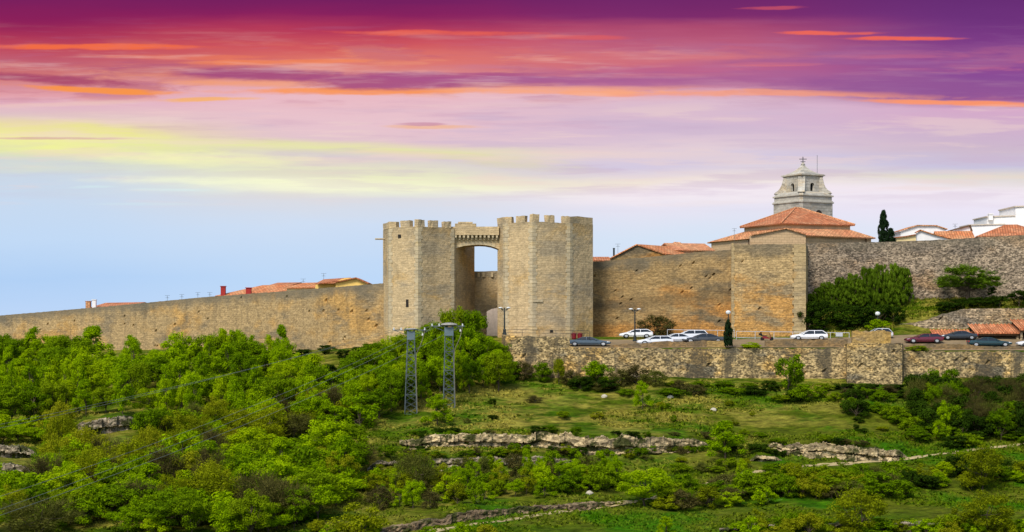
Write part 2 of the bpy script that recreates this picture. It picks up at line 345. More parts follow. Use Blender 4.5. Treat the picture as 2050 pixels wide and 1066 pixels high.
L_OLIVE = leafmat('olive_yellow_leaves', (84, 94, 8), (164, 174, 16), 0.42, (142, 138, 26))
L_DARK = leafmat('dark_green_leaves', (22, 38, 5), (56, 80, 8), 0.2)
L_CYP = leafmat('cypress_needles', (14, 26, 16), (34, 54, 28), 0.1)
L_BROWN = leafmat('brown_twigs', (62, 56, 32), (104, 98, 46), 0.28, (88, 102, 26))
L_FEATHER = leafmat('feathery_green_shoots', (56, 86, 8), (130, 158, 38), 0.44)
L_GRASS = grassmat()
def paint(name, c): return plain(name, c, 0.28, 0.0, 0.05, 1.0, 0.6)

# ------------------------------------------------------------------ object helpers
def tag(o, label, cat, group=None, kind=None):
    if label: o['label'] = label
    if cat: o['category'] = cat
    if group: o['group'] = group
    if kind: o['kind'] = kind
    return o
def empty(name, loc, label, cat, group=None, rz=0.0):
    o = bpy.data.objects.new(name, None); COL.objects.link(o); o.location = loc; o.rotation_euler = (0, 0, rz)
    o.empty_display_size = 0.3
    return tag(o, label, cat, group)
def rootloc(o):
    while o.parent: o = o.parent
    return Vector(o.location)

class M:
    """collects faces in world (or local) metres; build() links one mesh object"""
    def __init__(s): s.v, s.f, s.u, s.r = [], [], [], []
    def face(s, pts, uv=None, rel=None):
        i = len(s.v); s.v += [tuple(p) for p in pts]; s.f.append(list(range(i, i + len(pts))))
        if uv is None:
            p = [Vector(q) for q in pts]; e = (p[1] - p[0]); e = e.normalized() if e.length > 1e-9 else Vector((1, 0, 0))
            n = e.cross(p[2] - p[0]); n = n.normalized() if n.length > 1e-9 else Vector((0, 0, 1)); t = n.cross(e)
            if abs(e.z) > 0.75: e, t = t, e
            uv = [(q.dot(e), q.dot(t) if abs(t.z) < 0.9 else q.z) for q in p]
        s.u += [tuple(q) for q in uv]; s.r += (rel or [(0, 6)] * len(pts))
    def box(s, a, b):
        x0, y0, z0 = a; x1, y1, z1 = b
        s.prism([(x0, y0), (x1, y0), (x1, y1), (x0, y1)], z0, z1)
    def prism(s, poly, z0, z1, top=None):
        """vertical prism over a counter-clockwise plan; top = other plan for the top ring"""
        n = len(poly); top = top or poly
        for i in range(n):
            j = (i + 1) % n
            a, b, c, d = poly[i], poly[j], top[j], top[i]
            s.face([(a[0], a[1], z0), (b[0], b[1], z0), (c[0], c[1], z1), (d[0], d[1], z1)])
        s.face([(p[0], p[1], z1) for p in top]); s.face([(p[0], p[1], z0) for p in reversed(poly)])
    def tube(s, a, b, r0, r1=None, n=6, cap=True):
        r1 = r0 if r1 is None else r1
        a, b = Vector(a), Vector(b); d = (b - a)
        if d.length < 1e-6: return
        d.normalize(); q = d.orthogonal().normalized(); w = d.cross(q)
        A = [a + (q * math.cos(6.2832 * k / n) + w * math.sin(6.2832 * k / n)) * r0 for k in range(n)]
        B = [b + (q * math.cos(6.2832 * k / n) + w * math.sin(6.2832 * k / n)) * r1 for k in range(n)]
        for k in range(n): s.face([A[k], A[(k + 1) % n], B[(k + 1) % n], B[k]])
        if cap: s.face(B); s.face(A[::-1])
    def bar(s, a, b, w=0.05): s.tube(a, b, w, w, 4)
    def rings(s, rings, capb=True, capt=True):
        """loft over rings of equal length"""
        n = len(rings[0])
        for i in range(len(rings) - 1):
            for k in range(n):
                l = (k + 1) % n
                s.face([rings[i][k], rings[i][l], rings[i + 1][l], rings[i + 1][k]])
        if capt: s.face(rings[-1])
        if capb: s.face(rings[0][::-1])
    def lathe(s, c, prof, n=12, rot=0.0, sx=1.0):
        R = [[(c[0] + r * sx * math.cos(rot + 6.28318 * k / n), c[1] + r * math.sin(rot + 6.28318 * k / n), c[2] + z) for k in range(n)] for r, z in prof]
        s.rings(R)
    def slab(s, q, t=0.18):
        """roof quad with thickness; q in order eave-left, eave-right, ridge-right, ridge-left"""
        q = [Vector(p) for p in q]; nrm = (q[1] - q[0]).cross(q[-1] - q[0]).normalized()
        if nrm.z < 0: nrm = -nrm
        e = (q[1] - q[0]).normalized(); tt = nrm.cross(e)
        lo = [p - nrm * t for p in q]
        s.face(q, [(p.dot(e), p.dot(tt)) for p in q]); s.face(lo[::-1])
        for i in range(len(q)):
            j = (i + 1) % len(q); s.face([lo[i], lo[j], q[j], q[i]])
    def build(s, name, mat, parent=None, loc=None, smooth=False, kind=None, local=False, worn=0.0):
        if worn: s.v = [tuple(Vector(p) + mnoise.noise_vector(Vector(p) * 1.9) * worn + mnoise.noise_vector(Vector(p) * 6.3) * worn * .5) for p in s.v]
        off = Vector((0, 0, 0))
        if not local: off = rootloc(parent) if parent else Vector(loc if loc is not None else (0, 0, 0))
        v = np.array(s.v, dtype=np.float64) - np.array(off)
        me = bpy.data.meshes.new(name); me.from_pydata([tuple(p) for p in v], [], s.f)
        idx = np.zeros(len(me.loops), dtype=np.int32); me.loops.foreach_get('vertex_index', idx)
        for nm, data in (('UVMap', s.u), ('rel', s.r)):
            l = me.uv_layers.new(name=nm); arr = np.array(data, dtype=np.float32)[idx]; l.data.foreach_set('uv', arr.ravel())
        me.materials.append(mat)
        if smooth: me.polygons.foreach_set('use_smooth', [True] * len(me.polygons))
        o = bpy.data.objects.new(name, me); COL.objects.link(o)
        if parent: o.parent = parent
        else: o.location = loc if loc is not None else (0, 0, 0)
        if kind: o['kind'] = kind
        return o

def copy_tree(o, parent=None):
    c = o.copy(); COL.objects.link(c)
    if parent: c.parent = parent
    for ch in list(o.children): copy_tree(ch, c)
    return c

def XY(px, Y): return ((px - CX) / F * Y, Y)
def Z(row, Y): return (HZ - row) / F * Y
def P(px, row, Y): return Vector(((px - CX) / F * Y, Y, (HZ - row) / F * Y))

# ------------------------------------------------------------------ terrain
def zl(rowsY): return [(Y, (HZ - r) / F * Y) for r, Y in rowsY]
FRONT = [(2, -2.3), (6, -3.0), (18, -10), (50, -26), (100, -31), (130, -28.5)]
HILL = {
 -2500: [(1066,168),(1000,187),(930,207),(860,232),(800,262),(757,300),(720,350),(702,400)],
 -400: [(1066,168),(1000,186),(930,205),(860,228),(800,252),(757,280),(720,320),(700,362)],
 0:    [(1066,168),(1000,185),(930,203),(860,222),(800,243),(757,265),(720,298),(697,330)],
 400:  [(1066,168),(1000,184),(930,200),(860,217),(800,233),(757,248),(720,268),(696,290)],
 765:  [(1066,168),(1000,183),(930,197),(860,211),(800,224),(757,234),(720,243),(690,252)],
 965:  [(1066,168),(1000,183),(930,197),(860,211),(800,224),(757,234),(720,240),(690,246),(674,255)],
 1004: [(1066,168),(1000,183.5),(930,197.5),(860,212),(800,225),(757,236.1),(700,237.6),(676,252)],
 1400: [(1066,168),(1000,184),(930,198),(860,213),(800,226),(757,236.1),(697,237.6),(675,254)],
 1610: [(1066,168),(1000,184),(930,198),(860,213),(800,226),(758,236.1),(697,237.6),(676,250),(671,254),(668,260)],
 1660: [(1066,168),(1000,184),(930,198),(860,213),(800,226),(758,236.1),(697,237.6),(676,250),(650,254),(604,262)],
 1785: [(1066,168),(1000,184),(930,199),(860,214),(800,227),(762,236.1),(699,237.6),(672,249.5),(652,252),(600,262)],
 1810: [(1066,168),(1000,184),(930,199),(860,214),(800,227),(762,236.1),(703,237.6),(670,249.5),(645,251.6),(600,262)],
 1930: [(1066,168),(1000,184),(930,199),(860,214),(800,227),(762,236.1),(703,237.6),(670,249.5),(622,251.6),(596,261)],
 2400: [(1066,168),(1000,184),(930,199),(860,214),(800,227),(762,236.1),(703,237.6),(670,249.5),(612,251.6),(590,258)],
 4500: [(1066,168),(1000,184),(930,199),(860,214),(800,227),(757,240),(703,256),(670,270),(640,280),(610,290)],
}
HK = sorted(HILL); PROF = {}
for k in HK:
    p = FRONT + zl(HILL[k]); last = p[-1]
    p += [(last[0] + 120, last[1]), (last[0] + 700, -14), (6000, -60)]
    PROF[k] = (np.array([a for a, b in p]), np.array([b for a, b in p]))
def zraw(px, Y):
    px = max(HK[0], min(HK[-1], px))
    for a, b in zip(HK, HK[1:]):
        if px <= b: break
    t = (px - a) / (b - a)
    za = np.interp(Y, *PROF[a]); zb = np.interp(Y, *PROF[b])
    return float(za * (1 - t) + zb * t)
def find_raw(px, row):
    lo = 150.0
    for Y in np.arange(150, 380, 0.25):
        if HZ - zraw(px, Y) / Y * F <= row: return float(Y)
    return 380.0
# limestone ledges: (column, base row, height in rows)
LEDGES = {
 'A': [(800,890,6),(830,896,20),(950,901,27),(1060,905,30),(1150,908,38),(1250,911,42),(1330,904,33),(1395,898,24),(1420,893,5)],
 'B': [(838,936,5),(870,935,22),(940,932,20),(1000,930,17),(1070,929,18),(1130,927,14),(1150,925,5)],
 'C': [(1535,902,5),(1570,906,20),(1630,914,36),(1700,920,34),(1760,922,26),(1800,920,24),(1818,917,5)],
 'D': [(138,872,6),(165,872,28),(210,868,34),(260,860,26),(292,850,6)],
 'E': [(-60,920,22),(0,918,20),(45,917,18),(85,914,5)],
 'H': [(-60,950,24),(0,948,22),(50,945,16),(70,944,5)],
 'F': [(760,1066,8),(830,1058,15),(920,1046,20),(1000,1036,18),(1090,1025,13),(1180,1015,10),(1240,1006,4)],
 'G': [(1440,1062,4),(1500,1062,14),(1600,1064,16),(1700,1064,18),(1820,1062,16),(1900,1064,18),(1990,1062,14),(2060,1062,12)],
 'I': [(735,940,4),(755,938,18),(790,934,14),(815,930,4)],
 'J': [(1500,922,4),(1515,924,16),(1550,924,14),(1565,922,4)],
}
LG = {}
for k, l in LEDGES.items():
    pts = []
    for px, row, h in l:
        Y = find_raw(px, row); pts.append((px, Y, h / F * Y))
    LG[k] = np.array(pts)
def ledge_dz(px, Y):
    d = 0.0
    for k, a in LG.items():
        if a[0, 0] <= px <= a[-1, 0]:
            Y0 = np.interp(px, a[:, 0], a[:, 1]); h = np.interp(px, a[:, 0], a[:, 2])
            if Y > Y0 + 0.3: d += h * 0.9 * math.exp(-((Y - Y0) / 8.0) ** 1.5)
    return d
def zg(px, Y, nz=True):
    z = zraw(px, Y)
    if Y < 236:
        z += ledge_dz(px, Y)
        if nz and Y > 140:
            x = (px - CX) / F * Y
            z += 0.55 * mnoise.noise((x * 0.07, Y * 0.10, 1.0)) + 0.28 * mnoise.noise((x * 0.30, Y * 0.42, 4.0)) + 0.12 * mnoise.noise((x * 1.1, Y * 1.3, 8.0))
    return z
def ground(px, row):
    """point on the hillside seen at this place of the photograph"""
    Y = 152.0; prev = None
    while Y < 400:
        r = HZ - zg(px, Y) / Y * F
        if r <= row: break
        Y += 0.5
    return Vector(((px - CX) / F * Y, Y, zg(px, Y)))

def build_ground():
    cols = list(np.linspace(-9000, -700, 14)) + list(np.arange(-600, -40, 22)) + list(np.arange(-40, 2095, 4.5)) + list(np.arange(2100, 2700, 22)) + list(np.linspace(2800, 11000, 14))
    rows = [2, 4, 8, 14, 20, 30, 40, 50, 65, 80, 100, 115, 130, 140, 150] + list(np.arange(154, 166, 1.0)) + list(np.arange(166, 240, 0.4)) + list(np.arange(240, 268, 0.7)) + list(np.arange(268, 345, 3)) + [350, 370, 400, 450, 520, 650, 800, 1000, 1500, 2500, 4000, 6000]
    nc = len(cols); v = []
    for Y in rows:
        for px in cols:
            v.append(((px - CX) / F * max(Y, 12), Y, zg(px, Y)))
    f = []
    for i in range(len(rows) - 1):
        for j in range(nc - 1):
            a = i * nc + j; f.append((a, a + 1, a + nc + 1, a + nc))
    me = bpy.data.meshes.new('ground'); me.from_pydata(v, [], f); me.materials.append(MAT['ground'])
    me.polygons.foreach_set('use_smooth', [True] * len(f))
    o = bpy.data.objects.new('ground', me); COL.objects.link(o)
    tag(o, 'green grassy hillside with brown patches falling away below the town walls', 'hillside', kind='structure')
build_ground()

def sheet(name, pxs, Ys, zf, mat, label, cat):
    v, f = [], []
    for Y in Ys:
        for px in pxs: v.append(((px - CX) / F * Y, Y, zf(px, Y)))
    n = len(pxs)
    for i in range(len(Ys) - 1):
        for j in range(n - 1):
            a = i * n + j; f.append((a, a + 1, a + n + 1, a + n))
    me = bpy.data.meshes.new(name); me.from_pydata(v, [], f); me.materials.append(mat)
    o = bpy.data.objects.new(name, me); COL.objects.link(o); return tag(o, label, cat, kind='structure')
def park(px, Y): return zraw(px, Y) + 0.06
sheet('car_park', list(range(1008, 1620, 12)) + list(range(1620, 2500, 20)), list(np.arange(237.8, 249.6, 0.7)), park, MAT['asphalt'], 'grey asphalt car park on the terrace in front of the walls', 'car park')

def ribbon(name, pts, w, mat, label, cat, lift=0.06):
    """a path draped over the hillside; pts in photo columns and rows"""
    g = []
    for (p0, r0), (p1, r1) in zip(pts, pts[1:]):
        n = max(2, int(abs(p1 - p0) / 8))
        for i in range(n): g.append(ground(p0 + (p1 - p0) * i / n, r0 + (r1 - r0) * i / n))
    for _ in range(6):
        g = [g[0]] + [(g[i - 1] + g[i] * 2 + g[i + 1]) / 4 for i in range(1, len(g) - 1)] + [g[-1]]
    v, f = [], []
    for i, p in enumerate(g):
        d = g[min(i + 1, len(g) - 1)] - g[max(i - 1, 0)]; s = Vector((-d.y, d.x, 0)).normalized()
        ww = w * (0.8 + 0.5 * mnoise.noise((p.x * 0.3, p.y * 0.3, 0)))
        for k in (-1, -.5, 0, .5, 1):
            q = p + s * ww * k; px = CX + q.x / q.y * F
            v.append((q.x, q.y, max(zg(px, q.y), p.z - 0.1) + lift - abs(k) * 0.03))
    for i in range(len(g) - 1):
        for k in range(4):
            a = i * 5 + k; f.append((a, a + 1, a + 6, a + 5))
    me = bpy.data.meshes.new(name); me.from_pydata(v, [], f); me.materials.append(mat)
    o = bpy.data.objects.new(name, me); COL.objects.link(o); return tag(o, label, cat, kind='structure')
ribbon('path', [(860,1066),(960,1050),(1080,1033),(1200,1018),(1300,1000),(1400,975),(1500,948),(1600,935),(1700,930),(1810,921),(1900,908),(2000,896),(2090,888)], 0.58, MAT['dirt'], 'narrow pale dirt path climbing to the right across the slope', 'path')

# ------------------------------------------------------------------ masonry
def gridwall(name, pts, ztop, zbot, mat, thick=1.2, cell=0.42, rough=0.10, holes=0.0, seed=0, closed=False, parent=None, jag=0.12, smoothtop=False):
    rnd = random.Random(seed); n = len(pts)
    segs = [(i, (i + 1) % n) for i in range(n if closed else n - 1)]
    cols = []; s = 0.0
    for i, j in segs:
        a, b = Vector(pts[i]), Vector(pts[j]); L = (b - a).length; k = max(1, int(round(L / cell)))
        nr = Vector((b.y - a.y, a.x - b.x)).normalized()
        for t in range(k):
            u = t / k
            cols.append((a.lerp(b, u), nr, s + L * u, ztop[i] * (1 - u) + ztop[j] * u, zbot[i] * (1 - u) + zbot[j] * u, t == 0))
        s += L
    if not closed: cols.append((Vector(pts[-1]), nr, s, ztop[-1], zbot[-1], True))
    H = max(c[3] - c[4] for c in cols); nr_ = max(2, int(H / cell)); m = M(); NC = len(cols)
    V = []; U = []; R = []
    for ci, (p, nv, ss, zt, zb, corner) in enumerate(cols):
        zt2 = zt + jag * (mnoise.noise((ss * 0.9, seed * 3.1, 0)) + 0.6 * mnoise.noise((ss * 3.0, seed * 1.7, 5)))
        for r in range(nr_ + 1):
            z = zb + (zt2 - zb) * r / nr_
            d = rough * (0.45 * mnoise.noise((ss * 0.9, z * 1.3, seed)) + 0.9 * mnoise.noise((ss * 2.6, z * 3.6, seed + 9)))
            if corner: d *= 0.25
            elif holes and rnd.random() < holes and 1 < r < nr_ - 1: d -= 0.25 + 0.3 * rnd.random()
            V.append((p.x + nv.x * d, p.y + nv.y * d, z)); U.append((ss, z)); R.append((ss, zt2 - z))
    f = []
    rr = range(NC) if closed else range(NC - 1)
    for i in rr:
        j = (i + 1) % NC
        for r in range(nr_):
            f.append([i * (nr_ + 1) + r, j * (nr_ + 1) + r, j * (nr_ + 1) + r + 1, i * (nr_ + 1) + r + 1])
    if closed:
        f.append([i * (nr_ + 1) + nr_ for i in range(NC)])
    else:
        b0 = len(V)
        for (p, nv, ss, zt, zb, c) in cols:
            zt2 = V[cols.index((p, nv, ss, zt, zb, c)) * (nr_ + 1) + nr_][2]
            V.append((p.x - nv.x * thick, p.y - nv.y * thick, zt2 - 0.03)); U.append((ss, zt2 + thick)); R.append((ss, 0))
            V.append((p.x - nv.x * thick, p.y - nv.y * thick, zb)); U.append((ss, zb)); R.append((ss, 5))
        for i in range(NC - 1):
            f.append([i * (nr_ + 1) + nr_, (i + 1) * (nr_ + 1) + nr_, b0 + 2 * (i + 1), b0 + 2 * i])
            f.append([b0 + 2 * i, b0 + 2 * (i + 1), b0 + 2 * (i + 1) + 1, b0 + 2 * i + 1])
        f.append([r for r in range(nr_, -1, -1)] + [b0 + 1, b0])
        e = (NC - 1) * (nr_ + 1); f.append([e + r for r in range(nr_ + 1)] + [b0 + 2 * (NC - 1), b0 + 2 * (NC - 1) + 1])
    m.v, m.f, m.u, m.r = V, f, U, R
    loc = (cols[len(cols) // 2][0].x, cols[len(cols) // 2][0].y, min(zbot)) if not parent else None
    return m.build(name, mat, parent, loc)
def wall_px(name, spec, mat, **kw):
    """spec rows: (column, Y, top row, bottom row)"""
    return gridwall(name, [XY(a, Y) for a, Y, t, b in spec], [Z(t, Y) for a, Y, t, b in spec], [Z(b, Y) for a, Y, t, b in spec], mat, **kw)
def edgept(poly, px):
    k = (px - CX) / F
    for a, b in zip(poly, poly[1:]):
        pa, pb = CX + a[0] / a[1] * F, CX + b[0] / b[1] * F
        if min(pa, pb) - 1e-6 <= px <= max(pa, pb) + 1e-6:
            t = (k * a[1] - a[0]) / ((b[0] - a[0]) - k * (b[1] - a[1])); return Vector((a[0] + t * (b[0] - a[0]), a[1] + t * (b[1] - a[1])))
    return Vector(poly[-1] if px > 0 else poly[0])
def strip(m, line, z0, z1, thick, proud=0.0):
    """a thick wall on a plan polyline (left to right), z1 per point or one value"""
    n = len(line); nr = []
    for i in range(n):
        a = Vector(line[max(0, i - 1)]); b = Vector(line[min(n - 1, i + 1)]); nr.append(Vector((b.y - a.y, a.x - b.x)).normalized())
    zz = z1 if isinstance(z1, (list, tuple)) else [z1] * n
    O = [Vector(line[i]) + nr[i] * proud for i in range(n)]; I = [Vector(line[i]) - nr[i] * thick for i in range(n)]
    s = 0
    for i in range(n - 1):
        L = (O[i + 1] - O[i]).length
        a, b, c, d = O[i], O[i + 1], I[i + 1], I[i]
        m.face([(a.x, a.y, z0), (b.x, b.y, z0), (b.x, b.y, zz[i + 1]), (a.x, a.y, zz[i])], [(s, z0), (s + L, z0), (s + L, zz[i + 1]), (s, zz[i])])
        m.face([(c.x, c.y, z0), (d.x, d.y, z0), (d.x, d.y, zz[i]), (c.x, c.y, zz[i + 1])])
        m.face([(a.x, a.y, zz[i]), (b.x, b.y, zz[i + 1]), (c.x, c.y, zz[i + 1]), (d.x, d.y, zz[i])]); s += L
    for i, fl in ((0, False), (n - 1, True)):
        q = [(O[i].x, O[i].y, z0), (O[i].x, O[i].y, zz[i]), (I[i].x, I[i].y, zz[i]), (I[i].x, I[i].y, z0)]
        m.face(q if not fl else q[::-1])

# ---- the gate: two polygonal towers, bridge with machicolation, inner wall
gate = empty('town_gate', (XY(960, 256)[0], 256, -4.0), 'great twin towered medieval stone gate with battlements and a high arch', 'gate')
def tower(front, back, top_row, bot_row, merlons, mrows, seed, label, slits=(), jag=0.09):
    pl = [XY(*p) for p in front]; poly = pl + [XY(*p) for p in back]
    zt = Z(top_row, 249); zb = Z(bot_row, 250)
    t = gridwall('gate_tower', poly, [zt] * len(poly), [zb] * len(poly), MAT['ashlar'], cell=0.45, rough=0.045, seed=seed, closed=True, parent=gate, jag=jag)
    t['label'] = label
    line = pl + [XY(*back[0])]
    for (a, b), r in zip(merlons, mrows):
        pts = [edgept(line, a)] + [Vector(q) for q in line if a + 1.5 < CX + q[0] / q[1] * F < b - 1.5] + [edgept(line, b)]
        pts = [q for A_, B_ in zip(pts, pts[1:]) for q in (A_, A_.lerp(B_, .33), A_.lerp(B_, .67))] + [pts[-1]]
        m = M(); Yv = pts[0].y; strip(m, pts, zt - 0.12, [Z(r, 249.5) + 0.05 * math.sin(i * 3 + a) for i, _ in enumerate(pts)], 0.75, 0.02)
        m.build('merlon', MAT['ashlar'], t, worn=.13)
    for i, q in enumerate(pl[1:], 1):          # pale corner stones, alternating long and short
        if i > 3: break
        m = M(); z = zb; k = 0
        while z < zt - 0.25:
            w = 0.55 if k % 2 else 0.8; h = min(0.62, zt - 0.05 - z)
            c = Vector(q); pv = Vector(line[i - 1]); nx = Vector(line[i + 1]) if i + 1 < len(line) else Vector(poly[(i + 1) % len(poly)])
            l = [c + (pv - c).normalized() * w, c, c + (nx - c).normalized() * (1.35 - w)]
            strip(m, l, z + 0.02, z + h - 0.02, 0.3, 0.05); z += h; k += 1
        m.build('quoin', MAT['quoin'], t, worn=.03)
    for (px, r0, r1, w) in slits:
        c = edgept(line, px - w / 2); d = edgept(line, px + w / 2); Y = c.y; m = M()
        nv = Vector((d.y - c.y, c.x - d.x)).normalized()
        # dark box set proud of the face; its colour paints the slot's shade
        z0, z1 = Z(r1, Y), Z(r0, Y); e = (d - c).normalized()
        dk = M(); strip(dk, [c, d], z0, z1, 0.3, 0.06); dk.build('arrow_slit', MAT['painted_inside_shade'], t)
    return t
tower([(767, 256.5), (779, 251.8), (837, 248), (909, 252), (950, 264)], [(949, 268), (767, 268)], 454.5, 705,
      [(767, 793), (802, 820), (830, 850), (861, 877), (889, 903)], [443, 442, 441, 441.5, 442], 3, 'left gate tower with five merlons and an arrow slit', [(815.5, 600, 615, 5), (800, 470, 477, 6)])
tower([(996, 253.5), (1011, 250.8), (1066, 248), (1141, 250.5), (1187, 254.6)], [(1186, 268), (997.5, 268)], 445.5, 685,
      [(996, 1024), (1033, 1051), (1060, 1079), (1094, 1110), (1127, 1187)], [434, 433, 430, 431.5, 432.5], 5, 'right gate tower with a broad stretch of parapet at its right', [(1104, 661, 666, 6)])
m = M()                                                                    # ledge at the right tower's corner
strip(m, [edgept([XY(1066, 248), XY(1141, 250.5)], 1066.5), edgept([XY(1066, 248), XY(1141, 250.5)], 1086)], Z(605, 248), Z(600, 248), 0.2, 0.16)
m.build('string_course', MAT['quoin'], gate)
m = M(); b0 = XY(768, 256); m.tube((b0[0] - 1.2, 254, Z(479, 254)), (b0[0] + 0.3, 255, Z(479, 255)), 0.13); m.build('water_spout', MAT['quoin'], gate)
def bridge():
    Y0, Y1 = 253.0, 258.5
    arch = [(903, 503), (909, 499), (918, 495.5), (930, 492.6), (945, 490.8), (958, 490.2), (970, 490.8), (982, 493), (991, 496), (1003, 501)]
    m = M(); topz = Z(470, Y0)
    for (a, ra), (b, rb) in zip(arch, arch[1:]):
        xa, xb = XY(a, Y0)[0], XY(b, Y0)[0]; za, zb = Z(ra, Y0), Z(rb, Y0)
        m.face([(xa, Y0, za), (xb, Y0, zb), (xb, Y0, topz), (xa, Y0, topz)])
        m.face([(xa, Y1, za), (xa, Y1, topz), (xb, Y1, topz), (xb, Y1, zb)])
        m.face([(xa, Y0, za), (xa, Y1, za), (xb, Y1, zb), (xb, Y0, zb)])
        m.face([(xa, Y0, topz), (xb, Y0, topz), (xb, Y1, topz), (xa, Y1, topz)])
    br = m.build('arch_bridge', MAT['ashlar'], gate)
    ar = M()                                                               # voussoir ring standing slightly proud
    for (a, ra), (b, rb) in zip(arch[1:-1], arch[2:-1]):
        xa, xb = XY(a, Y0)[0], XY(b, Y0)[0]; za, zb = Z(ra, Y0), Z(rb, Y0); Yp = Y0 - 0.06
        ar.face([(xa, Yp, za), (xb, Yp, zb), (xb, Yp, zb + 0.45), (xa, Yp, za + 0.45)]); ar.face([(xa, Yp, za), (xa, Y0, za), (xb, Y0, zb), (xb, Yp, zb)])
        ar.face([(xa, Yp, za + .45), (xb, Yp, zb + .45), (xb, Y0, zb + .45), (xa, Y0, za + .45)])
    ar.build('arch_ring', MAT['quoin'], br)
    Yp = 252.2; xa, xb = XY(900, Yp)[0], XY(999, Yp)[0]; w = (xb - xa) / 12
    pp = M(); pp.box((xa, Yp, Z(471, Yp)), (xb, Yp + 0.7, Z(454, Yp))); pp.build('parapet', MAT['ashlar'], br, worn=.06)
    mm = M(); mm.box((XY(911, Yp)[0], Yp + 0.02, Z(454, Yp) - 0.05), (XY(953, Yp)[0], Yp + 0.68, Z(447.5, Yp))); mm.box((XY(917, Yp)[0], Yp + 0.02, Z(447.5, Yp) - .04), (XY(946, Yp)[0], Yp + 0.68, Z(445, Yp)))
    mm.build('merlon', MAT['ashlar'], br, worn=.12)
    for i in range(12):
        c = M(); x = xa + w * (i + 0.5)
        c.prism([(x - .16, Yp + .05), (x + .16, Yp + .05), (x + .16, Y0 - .01), (x - .16, Y0 - .01)][::1], Z(476, Yp), Z(471.05, Yp))
        c.prism([(x - .16, Yp + .4), (x + .16, Yp + .4), (x + .16, Y0 - .01), (x - .16, Y0 - .01)], Z(480, Yp), Z(476.05, Yp))
        c.build('corbel', MAT['quoin'], br, worn=.05)
bridge()
iw = wall_px('inner_wall', [(946, 266, 544, 690), (974, 266, 543.5, 690)], MAT['ashlar'], thick=2.0, cell=0.45, rough=0.06, seed=8, parent=gate, jag=0.03)
wall_px('inner_wall', [(974, 266, 543.5, 624), (984, 266, 543, 618.5), (1000, 266, 542.5, 616)], MAT['ashlar'], thick=2.0, cell=0.4, rough=0.05, seed=9, parent=gate, jag=0.03)
for px in (958, 968, 985):
    m = M(); x = XY(px, 265.8)[0]; m.box((x - .2, 265.75, Z(555, 265.8)), (x + .2, 265.98, Z(546, 265.8))); m.build('loophole_frame', MAT['quoin'], gate)
# pale house seen through the gateway
hs = empty('house', (XY(985, 280)[0], 280, Z(680, 280)), 'pale rendered house front glimpsed through the gateway arch', 'house')
m = M(); m.box((XY(962, 280)[0], 280, Z(690, 280)), (XY(1012, 280)[0], 285, Z(590, 280))); m.build('wall', plain('pale_pinkish_render', (196, 180, 166), .9), hs)
m = M(); m.slab([P(960, 591, 279.5), P(1014, 591, 279.5), P(1014, 588, 283), P(960, 588, 283)]); m.build('roof', MAT['tile'], hs)

# ---- town walls
o = wall_px('town_wall', [(-260, 352, 650, 712), (-90, 338, 640, 712), (0, 330, 632, 708), (120, 318.5, 622, 708), (240, 307, 611.5, 708), (400, 291, 596, 706), (560, 274, 584, 704), (700, 258.5, 573, 702), (768, 256, 567.5, 702)],
            MAT['wall_long'], thick=1.6, cell=0.36, rough=0.05, holes=0.004, seed=11, jag=0.06)
tag(o, 'long weathered beige stone town wall descending to the left of the gate', 'wall')
rndw = random.Random(5)
o = wall_px('town_wall', [(1183, 261, 526, 680), (1260, 259.5, 518, 680), (1340, 258, 511, 680), (1410, 257, 504, 680), (1470, 256, 499.5, 680)], MAT['wall_mid'], thick=1.6, cell=0.30, rough=0.045, holes=0.007, seed=12, jag=0.12)
tag(o, 'ochre rubble town wall between the right gate tower and the square bastion', 'wall')
bp = [XY(1463, 259), XY(1465, 252.5), XY(1613, 252.0), XY(1617, 259), XY(1617, 264), XY(1463, 264)]
b = gridwall('bastion_tower', bp, [Z(489.5, 252)] * 6, [Z(690, 252)] * 6, MAT['bastion'], cell=0.30, rough=0.04, holes=0.008, seed=14, closed=True, jag=0.10)
tag(b, 'square ochre stone bastion projecting from the wall beside the tall bushes', 'bastion')
for xx in ((1586, 1613), ):
    m = M(); z = Z(688, 252); k = 0
    while z < Z(492, 252):
        w = 27 if k % 2 else 24; a, c = XY(1613.3 - w, 251.93), XY(1613.3, 251.93); h = .7
        m.box((a[0], 251.88, z), (c[0], 252.4, z + h - 0.03)); z += h; k += 1
    m.build('quoin', MAT['bastion_quoin'], b)
m = M(); z = Z(688, 252); k = 0
while z < Z(492, 252):
    w = 7 if k % 2 else 5; m.box((XY(1464.5, 252.4)[0], 252.42, z), (XY(1464 + w, 252.4)[0], 252.9, z + .62)); z += .65; k += 1
m.build('quoin', MAT['bastion_quoin'], b)
o = wall_px('town_wall', [(1612, 262, 488, 625), (1700, 262, 486, 625), (1800, 262, 483.5, 622), (1880, 261, 480.5, 620), (1960, 260, 476, 618), (2050, 258.5, 470.5, 616), (2160, 257, 464, 616), (2330, 256, 455, 616)],
            MAT['wall_right'], thick=1.6, cell=0.5, rough=0.035, holes=0.004, seed=15, jag=0.08)
tag(o, 'grey rubble town wall rising to the right edge behind the bushes', 'wall')

